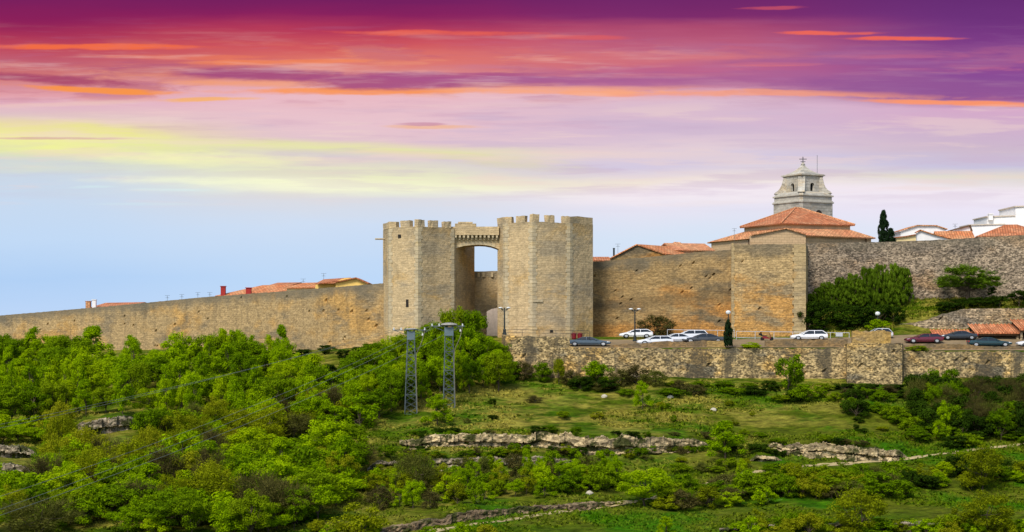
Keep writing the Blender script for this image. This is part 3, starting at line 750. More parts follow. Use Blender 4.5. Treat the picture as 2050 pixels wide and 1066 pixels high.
# ---- terrace retaining walls
def rwall(spec, mat, label, seed, cell=0.42, rough=0.03, jag=0.2, thick=1.2, name='retaining_wall', holes=0.006):
    o = wall_px(name, spec, mat, thick=thick, cell=cell, rough=rough, seed=seed, jag=jag, holes=holes); return tag(o, label, 'wall')
rwall([(1004, 250, 672, 745), (1005, 237.4, 672, 745), (1011, 236.4, 673, 770), (1060, 236.2, 674, 770), (1100, 236, 674.5, 770), (1140, 236, 675, 770), (1141, 236, 696, 770), (1230, 236, 697, 770)], MAT['retain'], 'left rubble retaining wall of the terrace ending beneath the gate', 21)
rwall([(1229, 236.1, 697, 770), (1330, 236, 698, 770), (1480, 236, 698, 770), (1600, 236, 697.5, 770), (1696, 236, 697, 772)], MAT['retain'], 'rubble retaining wall under the parked cars in the middle of the terrace', 22)
rwall([(1694, 236, 689, 775), (1696, 234.2, 689, 775), (1806, 234, 688, 778), (1809, 236.2, 690, 775)], MAT['retain'], 'projecting ochre buttress of the terrace wall below the yellow pier', 23, thick=2.4)
rwall([(1808, 236.2, 703, 778), (1900, 236.2, 704, 778), (2000, 236.2, 704, 778), (2120, 236.2, 704, 778), (2330, 237, 704, 778)], MAT['retain'], 'rubble retaining wall below the shed and the dark cars at right', 24)
rwall([(1222, 238.5, 691, 703), (1300, 238.5, 686, 703), (1400, 238.6, 682, 703), (1416, 238.6, 681, 703)], MAT['parapet'], 'low brown parapet in front of the white cars', 25, thick=0.5, name='parapet_wall', rough=0.05)
rwall([(1415, 238.3, 683, 703), (1452, 238.3, 683, 703)], MAT['pier'], 'short yellowish parapet block beside the small cypress', 26, thick=0.9, name='parapet_wall', rough=0.05)
rwall([(1532, 238.6, 681.5, 703), (1610, 238.6, 680, 703), (1697, 238.6, 680, 703)], MAT['parapet'], 'low brown parapet in front of the white hatchback', 27, thick=0.5, name='parapet_wall', rough=0.05)
rwall([(1812, 238.5, 692, 710), (1850, 238.5, 688.5, 710), (1920, 238.5, 690, 710), (1980, 238.5, 694, 710), (2060, 238.5, 694, 710), (2330, 239, 694, 710)], MAT['parapet'], 'low brown parapet in front of the maroon and teal cars', 30, thick=0.6, name='parapet_wall', rough=0.05)
o = wall_px('stone_pier', [(1706, 238, 664, 694), (1745, 237.6, 662.5, 694), (1784, 238, 664, 694)], MAT['pier'], thick=1.6, cell=0.4, rough=0.08, seed=28, jag=0.35)
tag(o, 'yellow stone pier standing on the terrace buttress', 'pier')
rwall([(1782, 254, 660, 680), (1800, 251.5, 650, 680), (1850, 250.3, 642, 680), (1900, 250, 626, 680), (1930, 250, 619, 680), (2050, 249.6, 617, 680), (2330, 249, 612, 680)], MAT['lane'], 'grey stone wall holding up the lawn behind the tiled shed', 29, thick=0.9, rough=0.12)

# ------------------------------------------------------------------ limestone ledges
def ledge(key, label, mat, extra=0.25, seed=1):
    """a broken rock face: layers of blocks set forward and back, with a turfed lip behind"""
    a = LG[key]; x0, x1 = a[0, 0], a[-1, 0]; n = int((x1 - x0) / 1.5) + 2; nz = 16
    rd = random.Random(seed * 7); NL = 4; cuts = [0] + sorted(rd.uniform(.15, .85) for _ in range(NL - 1)) + [1.01]
    B = []
    for l in range(NL + 1):                                         # block edges of every layer, and of the top
        e = [x0]; 
        while e[-1] < x1: e.append(e[-1] + rd.choice((5, 8, 12, 18, 26, 34)) * rd.uniform(.8, 1.4))
        B.append((e, [(rd.uniform(-.35, .4), rd.uniform(-.12, .12)) for _ in e]))
    def blk(l, px):
        e, v = B[l]; k = int(np.searchsorted(e, px)) - 1; return v[max(0, k)]
    m = M(); V = []; NR = nz + 4
    for i in range(n):
        px = x0 + (x1 - x0) * i / (n - 1); Y0 = float(np.interp(px, a[:, 0], a[:, 1])); h = float(np.interp(px, a[:, 0], a[:, 2]))
        h = max(0.05, h * (0.92 if key in 'ABC' else 1.0) * (1.0 + 0.30 * mnoise.noise((px * 0.03, seed, 2)) + 0.55 * blk(NL, px)[1] + 0.12 * mnoise.noise((px * 0.3, seed, 5))))
        zb = zraw(px, Y0 - 1.2) + ledge_dz(px, Y0 - 1.2) - 0.7
        for k in range(nz + 1):
            t = k / nz; lay = next(q for q in range(NL) if t < cuts[q + 1] + 0.05 * mnoise.noise((px * 0.03, q, seed)) or q == NL - 1)
            d = blk(lay, px)[0] + 0.25 * mnoise.noise((px * 0.13, t * 6, seed)) - 0.35 * t + (0.40 if lay % 2 else -0.25)
            Y = Y0 - d - 0.55
            V.append(((px - CX) / F * Y, Y, zb + (h + 0.7) * t + 0.10 * mnoise.noise((px * 0.2, k * .9, seed))))
        for dy, dz in ((0.7, 0.06), (2.0, -0.1), (3.6, -0.7)):
            Y = Y0 + dy; V.append(((px - CX) / F * Y, Y, zb + h + 0.7 + dz + .12 * mnoise.noise((px * .12, dy, seed))))
    f = []
    for i in range(n - 1):
        for k in range(NR - 1):
            p = i * NR + k; f.append([p, p + NR, p + NR + 1, p + 1])
    m.v, m.f = V, f; m.u = [(0, 0)] * len(V); m.r = m.u
    mid = V[(n // 2) * NR]
    o = m.build('rock_ledge', mat, None, mid); tag(o, label, 'rock ledge')
ledge('A', 'long pale layered limestone ledge across the middle of the grassy slope', MAT['rock'], seed=1)
ledge('B', 'lower greyish limestone ledge beneath the left half of the long pale ledge', MAT['rock_grey'], seed=2)
ledge('C', 'pale limestone ledge above the path at the right of the slope', MAT['rock'], seed=3)
ledge('D', 'grey rock outcrop in a clearing among the trees below the left wall', MAT['rock_grey'], seed=4)
ledge('E', 'upper rock shelf at the left edge of the hillside', MAT['rock_grey'], seed=5)
ledge('H', 'lower rock shelf at the left edge of the hillside', MAT['rock_grey'], seed=6)
ledge('F', 'brownish broken stone bank beside the bottom end of the path', MAT['rock_brown'], seed=7)
ledge('G', 'low dry stone terrace edge along the bottom right of the slope', MAT['rock_grey'], seed=8)
ledge('I', 'small rock outcrop left of the long ledges among bushes', MAT['rock_grey'], seed=9)
ledge('J', 'small pale rock step just left of the right hand ledge', MAT['rock'], seed=10)
rr = random.Random(3)
for px, row, lab in ((1210,796,'small white boulder lying on the upper grass'), (1342,799,'pale flat stone near the slender sapling'), (1428,823,'whitish stone on the open grass left of the broad bush'), (1745,972,'small grey stone below the path at right'), (1180,990,'pale stones at the top of the broken bank')):
    p = ground(px, row); m = M(); s = 0.27
    prof = [(0.02, -.2), (s, -.1), (s * 1.1, .12), (s * .7, .34), (.02, .42)]
    R = [[(p.x + r * 1.5 * math.cos(k * .785) * (0.8 + .4 * rr.random()), p.y + r * math.sin(k * .785), p.z + z) for k in range(8)] for r, z in prof]
    m.rings(R); tag(m.build('boulder', plain('pale_boulder', (178, 170, 152), 0.95), None, p), lab, 'boulder')

# ------------------------------------------------------------------ buildings
def gable_house(label, A, B, depth, eave_r, ridge_r, wallm, roofm, base_r=None, chim=(), over=0.4, hip=0.0):
    """front eave from A=(col,Y) to B; ridge parallel, behind by depth/2"""
    ax, ay = XY(*A); bx, by = XY(*B); a, b = Vector((ax, ay)), Vector((bx, by)); e = (b - a).normalized(); n = Vector((-e.y, e.x))
    ze = Z(eave_r, (ay + by) / 2); zr = Z(ridge_r, (ay + by) / 2 + depth / 2); zb = -2.0
    c, d = b + n * depth, a + n * depth; mid = (a + b + c + d) / 4
    h = empty('house', (mid.x, mid.y, zb), label, 'house')
    m = M(); m.prism([a, b, c, d], zb, ze)
    if not hip:
        r0, r1 = (a + d) / 2, (b + c) / 2
        m.face([(a.x, a.y, ze), (r0.x, r0.y, zr - .1), (d.x, d.y, ze)]); m.face([(b.x, b.y, ze), (c.x, c.y, ze), (r1.x, r1.y, zr - .1)])
    m.build('wall', wallm, h)
    r0, r1 = (a + d) / 2 + e * hip, (b + c) / 2 - e * hip
    A_, B_, C_, D_ = a - n * over - e * over, b - n * over + e * over, c + n * over + e * over, d + n * over - e * over
    if not hip: r0, r1 = r0 - e * over, r1 + e * over
    v3 = lambda p, z: (p.x, p.y, z)
    sl = M(); dz = over * (zr - ze) / (depth / 2)
    sl.slab([v3(A_, ze - dz), v3(B_, ze - dz), v3(r1, zr), v3(r0, zr)]); sl.slab([v3(C_, ze - dz), v3(D_, ze - dz), v3(r0, zr), v3(r1, zr)])
    if hip: sl.slab([v3(D_, ze - dz), v3(A_, ze - dz), v3(r0, zr)]); sl.slab([v3(B_, ze - dz), v3(C_, ze - dz), v3(r1, zr)])
    rf = sl.build('roof', roofm, h)
    for px, Y, r0_, r1_, wpx, mt in chim:
        p = P(px, r1_, Y); w = wpx / F * Y / 2; c_ = M(); c_.box((p.x - w, p.y - w, p.z - 1.0), (p.x + w, p.y + w, Z(r0_, Y) - .12)); c_.box((p.x - w * 1.25, p.y - w * 1.25, Z(r0_, Y) - .12), (p.x + w * 1.25, p.y + w * 1.25, Z(r0_, Y)))
        c_.build('chimney', mt, rf)
    return h
gable_house('tiny pinkish roofed house peeping over the far left of the wall', (176, 332), (250, 322), 9, 617, 606, MAT['white_wall'], MAT['tile_red'], chim=[(177, 330, 603, 612, 9, MAT['tile_pale']), (189, 330, 600, 610, 7, MAT['white_wall'])])
gable_house('long orange tiled house with two red chimneys above the left wall', (436, 300), (580, 288), 12, 590, 571, MAT['cream_wall'], MAT['tile'], chim=[(447, 299, 573, 585, 9, MAT['red_brick']), (498, 294, 576, 586, 10, MAT['red_brick'])], hip=6)
gable_house('low orange tiled roof between the red chimneys and the yellow house', (574, 283), (640, 278), 9, 575, 566, MAT['cream_wall'], MAT['tile'])
gable_house('small white house with a flat red roof poking above the orange tiles', (545, 305), (585, 303), 5, 570, 566, MAT['white_wall'], MAT['tile_red'])
# yellow house: gable end to the viewer
h = empty('house', (XY(690, 275)[0], 275, -2), 'yellow house with a red tiled roof left of the gate', 'house')
m = M(); g = [P(672, 580, 272), P(738, 578, 272), P(735, 566.5, 272), P(712, 556.5, 272), P(690, 557.5, 272), P(672, 564, 272)]
m.face(g); m.box((P(632, 0, 274).x, 273.5, Z(590, 274)), (P(672, 0, 273).x, 280, Z(568, 274))); m.face([g[1], g[1] + Vector((0, 8, 0)), g[2] + Vector((0, 8, 0)), g[2]]); m.face([g[0] + Vector((0, 8, 0)), g[0], g[5], g[5] + Vector((0, 8, 0))]); m.build('wall', MAT['yellow_wall'], h)
m = M(); up = Vector((0, 8, 0))
m.slab([P(630, 568.5, 271.5), P(680, 562.5, 271.5), P(702, 556, 278), P(648, 559.5, 279)]); m.slab([P(738, 567, 271.5), P(738, 567, 271.5) + up, P(712, 555.5, 271.5) + up, P(712, 555.5, 271.5)]); m.slab([P(672, 564, 271.5), P(712, 555.5, 271.5), P(712, 555.5, 271.5) + up, P(672, 564, 271.5) + up]); m.build('roof', MAT['tile_red'], h)

# houses behind the middle wall
h = empty('house', (XY(1270, 280)[0], 280, -2), 'stone gabled house with orange tiled roof behind the middle wall', 'house')
m = M(); e = Vector((0, 0, 0)); gab = [P(1222, 540, 276), P(1330, 540, 276), P(1330, 508, 276), P(1274, 490.5, 276), P(1230, 513.5, 276), P(1222, 517, 276)]
m.face(gab); bk = Vector((9.0, 11, 0)); m.face([gab[1], gab[1] + bk, gab[2] + bk, gab[2]]); m.build('wall', MAT['wall_mid'], h)
m = M(); ap = P(1274, 489, 275.7); le = P(1218, 518, 275.7); re = P(1334, 509, 275.7); bk2 = bk + Vector((0.4, .3, 0))
m.slab([re, re + bk2, ap + bk2, ap]); m.slab([le, ap, ap + bk2, le + bk2]); m.build('roof', MAT['tile'], h)
gable_house('low orange tiled house between the stone gable and the church', (1352, 282), (1426, 284), 9, 500, 487.5, MAT['render_tan'], MAT['tile_pale'])
h = empty('house', (XY(1340, 290)[0], 290, -2), 'orange roof with a raised tiled ridge behind the stone gabled house', 'house')
m = M(); m.box((P(1325, 0, 287).x, 286, -2), (P(1372, 0, 287).x, 295, Z(503, 287))); m.build('wall', MAT['render_tan'], h)
m = M(); m.slab([P(1318, 506, 285.5), P(1372, 500, 285.5), P(1362, 485.5, 291), P(1350, 484.5, 291)]); m.slab([P(1372, 500, 285.5), P(1384, 503, 293), P(1362, 485.5, 291)]); m.build('roof', MAT['tile_pale'], h)
gable_house('white house with brown eaves right beside the right gate tower', (1180, 290), (1218, 290), 8, 521, 514.5, MAT['white_wall'], MAT['tile_red'], chim=[(1229, 284, 497, 512, 3.5, MAT['dark_iron'])])

# church hall: two tiers of hipped roofs
def hall():
    base = -2.0; K1, L1, R1 = XY(1590, 288), XY(1424, 314), XY(1744, 298)
    K1, L1, R1 = Vector(K1), Vector(L1), Vector(R1); B1 = L1 + R1 - K1
    K2, L2, R2 = Vector(XY(1567, 292)), Vector(XY(1490, 303.5)), Vector(XY(1702, 297)); B2 = L2 + R2 - K2
    h = empty('church_hall', (XY(1585, 298)[0], 298, base), 'tan walled church building with two tiers of orange hipped roofs', 'church')
    z1 = Z(469, 288); z2 = Z(446.5, 291)
    m = M(); m.prism([L1, K1, R1, B1], base, z1); m.build('lower_wall', MAT['render_tan'], h)
    m = M(); m.prism([L2, K2, R2, B2], z1 - 1, z2); m.build('upper_wall', MAT['render_tan'], h)
    def grow(ps, d):
        c = sum(ps, Vector((0, 0))) / 4; return [p + (p - c).normalized() * d for p in ps]
    o1 = grow([L1, K1, R1, B1], 0.9); zo = z1 - 0.15; zi = Z(457, 292)
    in2 = [L2, K2, R2, B2]; m = M()
    for i in range(4):
        j = (i + 1) % 4; m.slab([(*o1[i], zo), (*o1[j], zo), (*in2[j], zi), (*in2[i], zi)], 0.22)
    m.build('lower_roof', MAT['tile_pale'], h)
    o2 = grow(in2, 0.9); zo2 = z2 - 0.05; ap0 = P(1592, 416.5, 303); ap1 = P(1604, 417.5, 304); m = M()
    m.slab([(*o2[1], zo2), (*o2[2], zo2), ap1, ap0], 0.22); m.slab([(*o2[0], zo2), (*o2[1], zo2), ap0], 0.22)
    m.slab([(*o2[2], zo2), (*o2[3], zo2), ap1], 0.22); m.slab([(*o2[3], zo2), (*o2[0], zo2), ap0, ap1], 0.22)
    m.build('upper_roof', MAT['tile_red'], h)
    m = M(); m.tube((*o2[1], zo2 + .1), ap0, 0.16); m.tube((*o2[2], zo2 + .1), ap1, 0.16); m.tube((*o2[0], zo2 + .1), ap0, 0.16); m.tube(ap0, ap1, 0.18); m.build('ridge_tiles', MAT['tile_pale'], h)
    Yg = 286.6; top = [P(1502, 471.5, Yg), P(1573, 457.5, Yg), P(1613, 469.5, Yg)]; bk = Vector((1.2, 9, 0)); m = M()
    lo = [Vector((p.x, p.y, base)) for p in (top[0], top[2])]; m.face([lo[0], lo[1]] + top[::-1]); m.face([lo[1], lo[1] + bk, top[2] + bk, top[2]]); m.face([lo[0] + bk, lo[0], top[0], top[0] + bk]); m.build('corner_gable', MAT['render_tan'], h)
    m = M(); f0 = Vector((0, -.4, .1)); m.slab([top[0] + f0, top[1] + f0, top[1] + bk + f0, top[0] + bk + f0], .2); m.slab([top[1] + f0, top[2] + f0, top[2] + bk + f0, top[1] + bk + f0], .2); m.build('gable_roof', MAT['tile_pale'], h)
    m = M(); gx = K1 + (L1 - K1) * 0.53; m.tube((gx.x, gx.y - .15, base), (gx.x, gx.y - .15, z1 - .2), 0.09); m.build('drain_pipe', MAT['wood'], h); m = M(); gx = K1 + (R1 - K1) * .93; m.tube((gx.x, gx.y - .15, base), (gx.x, gx.y - .15, z1 - .2), 0.09); m.build('drain_pipe', MAT['wood'], h)
hall()
# bell tower
def belfry():
    Y = 318.0; cx = XY(1607.5, Y)[0]; u = Y / F; th = math.radians(30.8)
    b = empty('bell_tower', (cx, Y, -2), 'pale stone bell tower with arched openings rising behind the church roof', 'bell tower')
    d1, d2 = Vector((math.cos(th), math.sin(th))), Vector((-math.sin(th), math.cos(th))); c0 = Vector((cx, Y)); zz = lambda r: Z(r, Y)
    def sq(h, ch=0.0):
        """square plan of half side h (photo pixels), front corner first, corners cut by ch"""
        h *= u; ch *= u; P4 = [(-1, -1), (1, -1), (1, 1), (-1, 1)]; out = []
        for i, (a, e) in enumerate(P4):
            if not ch: out.append(c0 + d1 * h * a + d2 * h * e); continue
            p, q = P4[i - 1], P4[(i + 1) % 4]
            k = c0 + d1 * h * a + d2 * h * e
            out.append(k + (d1 * (p[0] - a) + d2 * (p[1] - e)) * .5 * ch); out.append(k + (d1 * (q[0] - a) + d2 * (q[1] - e)) * .5 * ch)
        return out
    H0 = 43.5
    m = M(); m.prism(sq(H0, 5), -2, zz(409)); m.build('shaft', MAT['belfry'], b)
    m = M()
    for r0, r1, k in ((409, 406.5, 45.5), (406.5, 404.5, 44), (404.5, 396, 42.5), (396, 393.5, 45)): m.prism(sq(k, 5), zz(r0), zz(r1))
    m.build('cornice', MAT['belfry'], b)
    m = M(); m.rings([[(p.x, p.y, zz(rw)) for p in sq(r, 5)] for r, rw in ((42.5, 393.5), (41.5, 390.5), (38, 388.5), (33, 386.8))]); st = m.build('stage', MAT['belfry'], b)
    for sx, sy in ((-1, -1), (1, -1), (1, 1), (-1, 1)):              # sweeping scroll brackets against the corners
        dr = (d1 * sx + d2 * sy).normalized(); tx = Vector((-dr.y, dr.x)); w = .7; L, Rr = [], []
        for r, rw in ((57, 389), (55, 386), (49, 382), (45, 377), (42, 371), (40, 364), (38.5, 357), (26, 357), (26, 389)):
            q = c0 + dr * r * u; L.append((*(q + tx * w), zz(rw))); Rr.append((*(q - tx * w), zz(rw)))
        m = M(); m.rings([Rr, L]); m.build('scroll_bracket', MAT['belfry'], st)
    p4, i4 = sq(27.6), sq(22.5); z0, z1 = zz(389), zz(355); oz0, oz1 = zz(385), zz(368.5); m = M()
    for k in range(4):
        a, c, ai, ci = p4[k], p4[(k + 1) % 4], i4[k], i4[(k + 1) % 4]; lo, hi = .405, .595
        pt = lambda t: a + (c - a) * t
        qt = lambda t: ai + (ci - ai) * t
        for t0, t1, za, zb in ((0, lo, z0, z1), (hi, 1, z0, z1), (lo, hi, oz1, z1), (lo, hi, z0, oz0)): m.prism([pt(t0), pt(t1), qt(t1), qt(t0)], za, zb)
        mid = (pt(lo) + pt(hi)) / 2; w = (pt(hi) - pt(lo)).length / 2; e = (c - a).normalized()
        for i in range(6):
            a0, a1 = math.pi * i / 6, math.pi * (i + 1) / 6; x0, x1 = mid + e * (w * math.cos(a0)), mid + e * (w * math.cos(a1)); h0, h1 = oz1 - w + w * math.sin(a0), oz1 - w + w * math.sin(a1)
            m.face([(x0.x, x0.y, h0), (x0.x, x0.y, oz1), (x1.x, x1.y, oz1), (x1.x, x1.y, h1)])
    m.build('lantern', MAT['belfry'], b)
    m = M(); m.prism(sq(16), zz(389), zz(355)); m.build('lantern_dark_filler', MAT['painted_inside_shade'], b)  # dark core added inside so the lantern openings look shaded
    m = M(); m.prism(sq(28.6), zz(355), zz(353.8)); m.prism(sq(31), zz(353.8), zz(351.5)); m.prism(sq(28.8), zz(351.5), zz(350.6)); m.build('cornice', MAT['belfry'], b)
    m = M(); m.rings([[(p.x, p.y, zz(rw)) for p in sq(r, r * .25)] for r, rw in ((28.4, 350.6), (21, 347), (14, 342.8), (8, 337.5), (4.4, 333.5), (3.2, 330.5))]); m.build('dome_roof', MAT['belfry'], b)
    m = M(); m.lathe((cx, Y, 0), [(3.8 * u, zz(330.4)), (4.4 * u, zz(329)), (2.5 * u, zz(327.5)), (2.3 * u, zz(325.5)), (0.02, zz(325))], 8); m.build('finial', MAT['belfry'], b)
    m = M(); m.bar((cx, Y, zz(326)), (cx, Y, zz(314.5)), .1); m.bar((cx - .75, Y, zz(319)), (cx + .75, Y, zz(319)), .09); m.bar((cx - .5, Y, zz(324)), (cx + .5, Y, zz(324)), .07); m.build('cross', MAT['dark_iron'], b)
    m = M(); q = c0 + Vector((28.5 * u, 0)); m.bar((q.x, q.y, zz(353)), (q.x, q.y, zz(311)), .05); m.build('lightning_rod', MAT['steel'], b)
    for fd, nd, t in ((d1, -d2, 0.12), (d2, -d1, 0.0)):                # hooded belfry windows just above the church roof, inner shade painted as dark plates
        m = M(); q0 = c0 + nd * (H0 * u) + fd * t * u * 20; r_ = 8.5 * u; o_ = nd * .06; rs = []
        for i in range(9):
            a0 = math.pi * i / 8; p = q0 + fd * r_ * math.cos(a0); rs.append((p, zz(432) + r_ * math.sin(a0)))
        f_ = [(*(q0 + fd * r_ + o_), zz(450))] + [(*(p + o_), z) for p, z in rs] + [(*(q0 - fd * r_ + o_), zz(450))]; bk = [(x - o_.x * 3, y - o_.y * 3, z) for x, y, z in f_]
        m.rings([bk, f_]); m.build('arched_opening', MAT['painted_inside_shade'], b)
belfry()

# white houses at right
def block(name, label, a, b, Yd, top, wallm, roof=None, chim=(), parts=None):
    (p0, Y0), (p1, Y1) = a, b; x0, x1 = XY(p0, Y0)[0], XY(p1, Y1)[0]
    h = empty(name, ((x0 + x1) / 2, Y0, -2), label, 'house')
    m = M(); m.prism([(x0, Y0), (x1, Y1), (x1, Y1 + Yd), (x0, Y0 + Yd)], -2, Z(top, Y0)); m.build('wall', wallm, h)
    m = M(); zt = Z(top, Y0); m.prism([(x0 - .2, Y0 - .2), (x1 + .2, Y1 - .2), (x1 + .2, Y1 + Yd + .2), (x0 - .2, Y0 + Yd + .2)], zt + .002, zt + .22); cp = m.build('coping', roof or MAT['pale_coping'], h)
    for px, Y, r0, r1, w in chim:
        p = P(px, r1, Y); ww = w / F * Y / 2; m = M(); m.box((p.x - ww, Y, p.z - .5), (p.x + ww, Y + 2 * ww, Z(r0, Y))); m.box((p.x - ww * 1.2, Y - .1, Z(r0, Y) + .003), (p.x + ww * 1.2, Y + 2.1 * ww, Z(r0, Y) + .2)); m.build('chimney', wallm, h)
    for px, Y, r0, r1, w in (parts or ()):
        p = P(px, r1, Y); ww = w / F * Y / 2; m = M(); m.box((p.x - ww, Y - .06, p.z), (p.x + ww, Y + .2, Z(r0, Y))); m.build('window', MAT['painted_inside_shade'], h)
    return h
block('house', 'big white house block at the right edge, the tallest of them', (2033, 300), (2140, 296), 10, 415, MAT['white_wall'])
block('house', 'white flat roofed block with a chimney left of the tallest white house', (1977, 302), (2040, 300), 9, 435, MAT['white_wall'], chim=[(1984, 301, 430, 436, 8)])
block('house', 'low white block behind the orange hipped roof', (1941, 298), (2010, 296), 6, 452, MAT['white_wall'])
gable_house('orange hipped roof house at the right edge above the wall', (1958, 280), (2100, 277), 12, 471, 450, MAT['white_wall'], MAT['tile_red'], hip=5)
def mono(label, pts, Y, dep, wallm, roofm):
    """gable or mono-pitch front given by its outline (columns, rows), left to right along the roof line"""
    x = sum(p[0] for p in pts) / len(pts); h = empty('house', (XY(x, Y)[0], Y, -2), label, 'house'); bk = Vector((0, dep, 0))
    top = [P(a, r, Y) for a, r in pts]; m = M(); bl, br_ = Vector((top[0].x, Y, -2)), Vector((top[-1].x, Y, -2))
    m.face([bl, br_] + top[::-1]); m.face([br_, br_ + bk, top[-1] + bk, top[-1]]); m.face([bl + bk, bl, top[0], top[0] + bk]); m.build('wall', wallm, h)
    m = M()
    for i, (a, c) in enumerate(zip(top, top[1:])):
        f0 = Vector((0, -.35, .12)); ea = Vector((-.35, 0, 0)) if i == 0 else Vector(); ec = Vector((.35, 0, 0)) if i == len(top) - 2 else Vector()
        m.slab([a + f0 + ea, c + f0 + ec, c + bk + f0 + ec, a + bk + f0 + ea], .16)
    m.build('roof', roofm, h)
mono('pale house with a shallow brown verge behind the cream gable', [(1803, 464), (1836, 452), (1874, 452.5), (1893, 460)], 296, 8, MAT['white_wall'], MAT['tile_pale'])
mono('small cream house with red tiled roof right of the cypress', [(1792, 477), (1814, 474), (1836, 469)], 280, 7, MAT['cream_wall'], MAT['tile_red'])
mono('white gabled house with long orange roof in the middle of the right roofs', [(1836, 467), (1842, 461.5), (1868, 470), (1900, 479)], 276, 0.8, MAT['white_wall'], MAT['tile'])
h = gable_house('low orange tiled house between the white gable and the hipped roof', (1880, 282), (1948, 281), 10, 478, 463, MAT['white_wall'], MAT['tile'])
mono('white house with a sloping parapet and rusty edge', [(1908, 463), (1942, 452), (1943, 465)], 290, 6, MAT['white_wall'], MAT['wood'])

# television aerials and poles on the roofs
aer = 0
for px, Y, r0, r1 in ((335, 300, 592, 602), (364, 298, 590, 600), (396, 296, 586, 598), (420, 294, 586, 597), (607, 290, 559, 572), (648, 285, 548, 562), (1237, 292, 489, 512), (1470, 300, 458, 470), (1912, 292, 449, 465)):
    p0, p1 = P(px, r1 + 14, Y), P(px, r0, Y); m = M(); m.bar(p0, p1, .035)
    for k, w in ((0, .6), (.45, .45)): m.bar((p1.x - w * .8, p1.y, p1.z - k), (p1.x + w * .8, p1.y, p1.z - k), .03)
    m.bar((p1.x, p1.y - .5, p1.z - .3), (p1.x, p1.y + .5, p1.z - .3), .03)
    lab = {335: 'leftmost thin aerial above the long wall', 364: 'thin aerial second from the left above the long wall', 396: 'thin aerial left of the red chimneys', 420: 'thin aerial closest to the red chimney', 607: 'aerial left of the yellow house', 648: 'tall aerial above the yellow house roof',
           1237: 'aerial beside the stone gabled house', 1470: 'aerial above the left eave of the church', 1912: 'aerial among the white houses at right'}[px]
    tag(m.build('roof_aerial', MAT['steel'], None, p0), lab, 'aerial', 'television aerials on the roofs')

# ------------------------------------------------------------------ shed with tiled roof
def shed(px0, px1, Y0, Y1, r_e, r_r, label, base_r, hx=3):
    """open fronted lean-to with a real corrugated tile roof"""
    x0, x1 = XY(px0, Y0)[0], XY(px1, Y0)[0]; zf, zr = Z(r_e, Y0), Z(r_r, Y1); zb = zraw((px0 + px1) / 2, Y0)
    h = empty('tiled_shed', ((x0 + x1) / 2, Y0, zb), label, 'shed')
    n = int((x1 - x0) / 0.09); m = M(); top = []
    for i in range(n + 1):
        x = x0 - .3 + (x1 - x0 + .6) * i / n; w = 0.10 * math.sin(i * 6.28318 / 6); top.append([(x, Y0 - .4, zf - .1 + w), (x + hx * 0, (Y0 + Y1) / 2, (zf + zr) / 2 + w), (x, Y1, zr + w)])
    for i in range(n):
        for k in range(2):
            a, b, c, d = top[i][k], top[i + 1][k], top[i + 1][k + 1], top[i][k + 1]
            m.face([a, b, c, d], [(a[0], a[1]), (b[0], b[1]), (c[0], c[1]), (d[0], d[1])])
        a, b = top[i][0], top[i + 1][0]; m.face([(a[0], a[1], zf - .3), (b[0], b[1], zf - .3), b, a])
    m.build('roof', MAT['tile_red'], h)
    m = M(); m.box((x0, Y1 - .4, zb - 1), (x1, Y1 - .05, zr - .2)); m.build('back_wall', MAT['painted_inside_shade'], h)  # back wall coloured dark to stand in for the shade under the roof
    k = max(2, int((x1 - x0) / 4) + 1)
    for i in range(k):
        x = x0 + .2 + (x1 - x0 - .4) * i / (k - 1); m = M(); m.box((x - .16, Y0 + .05, zb - 1), (x + .16, Y0 + .4, zf - .32)); m.build('post', MAT['lane'], h)
    m = M(); m.box((x0, Y0, zf - .6), (x1, Y0 + .3, zf - .31)); m.build('beam', MAT['wood'], h)
shed(1872, 1952, 247.2, 249.4, 672, 660, 'low open shed with a red tiled lean-to roof', 690)
shed(1954, 2040, 245.5, 249.2, 665, 649, 'taller open shed with a corrugated red tiled roof beside the low one', 690)
shed(2043, 2120, 244.8, 249.2, 658, 640, 'tiled shed cut off by the right edge of the photo', 690)

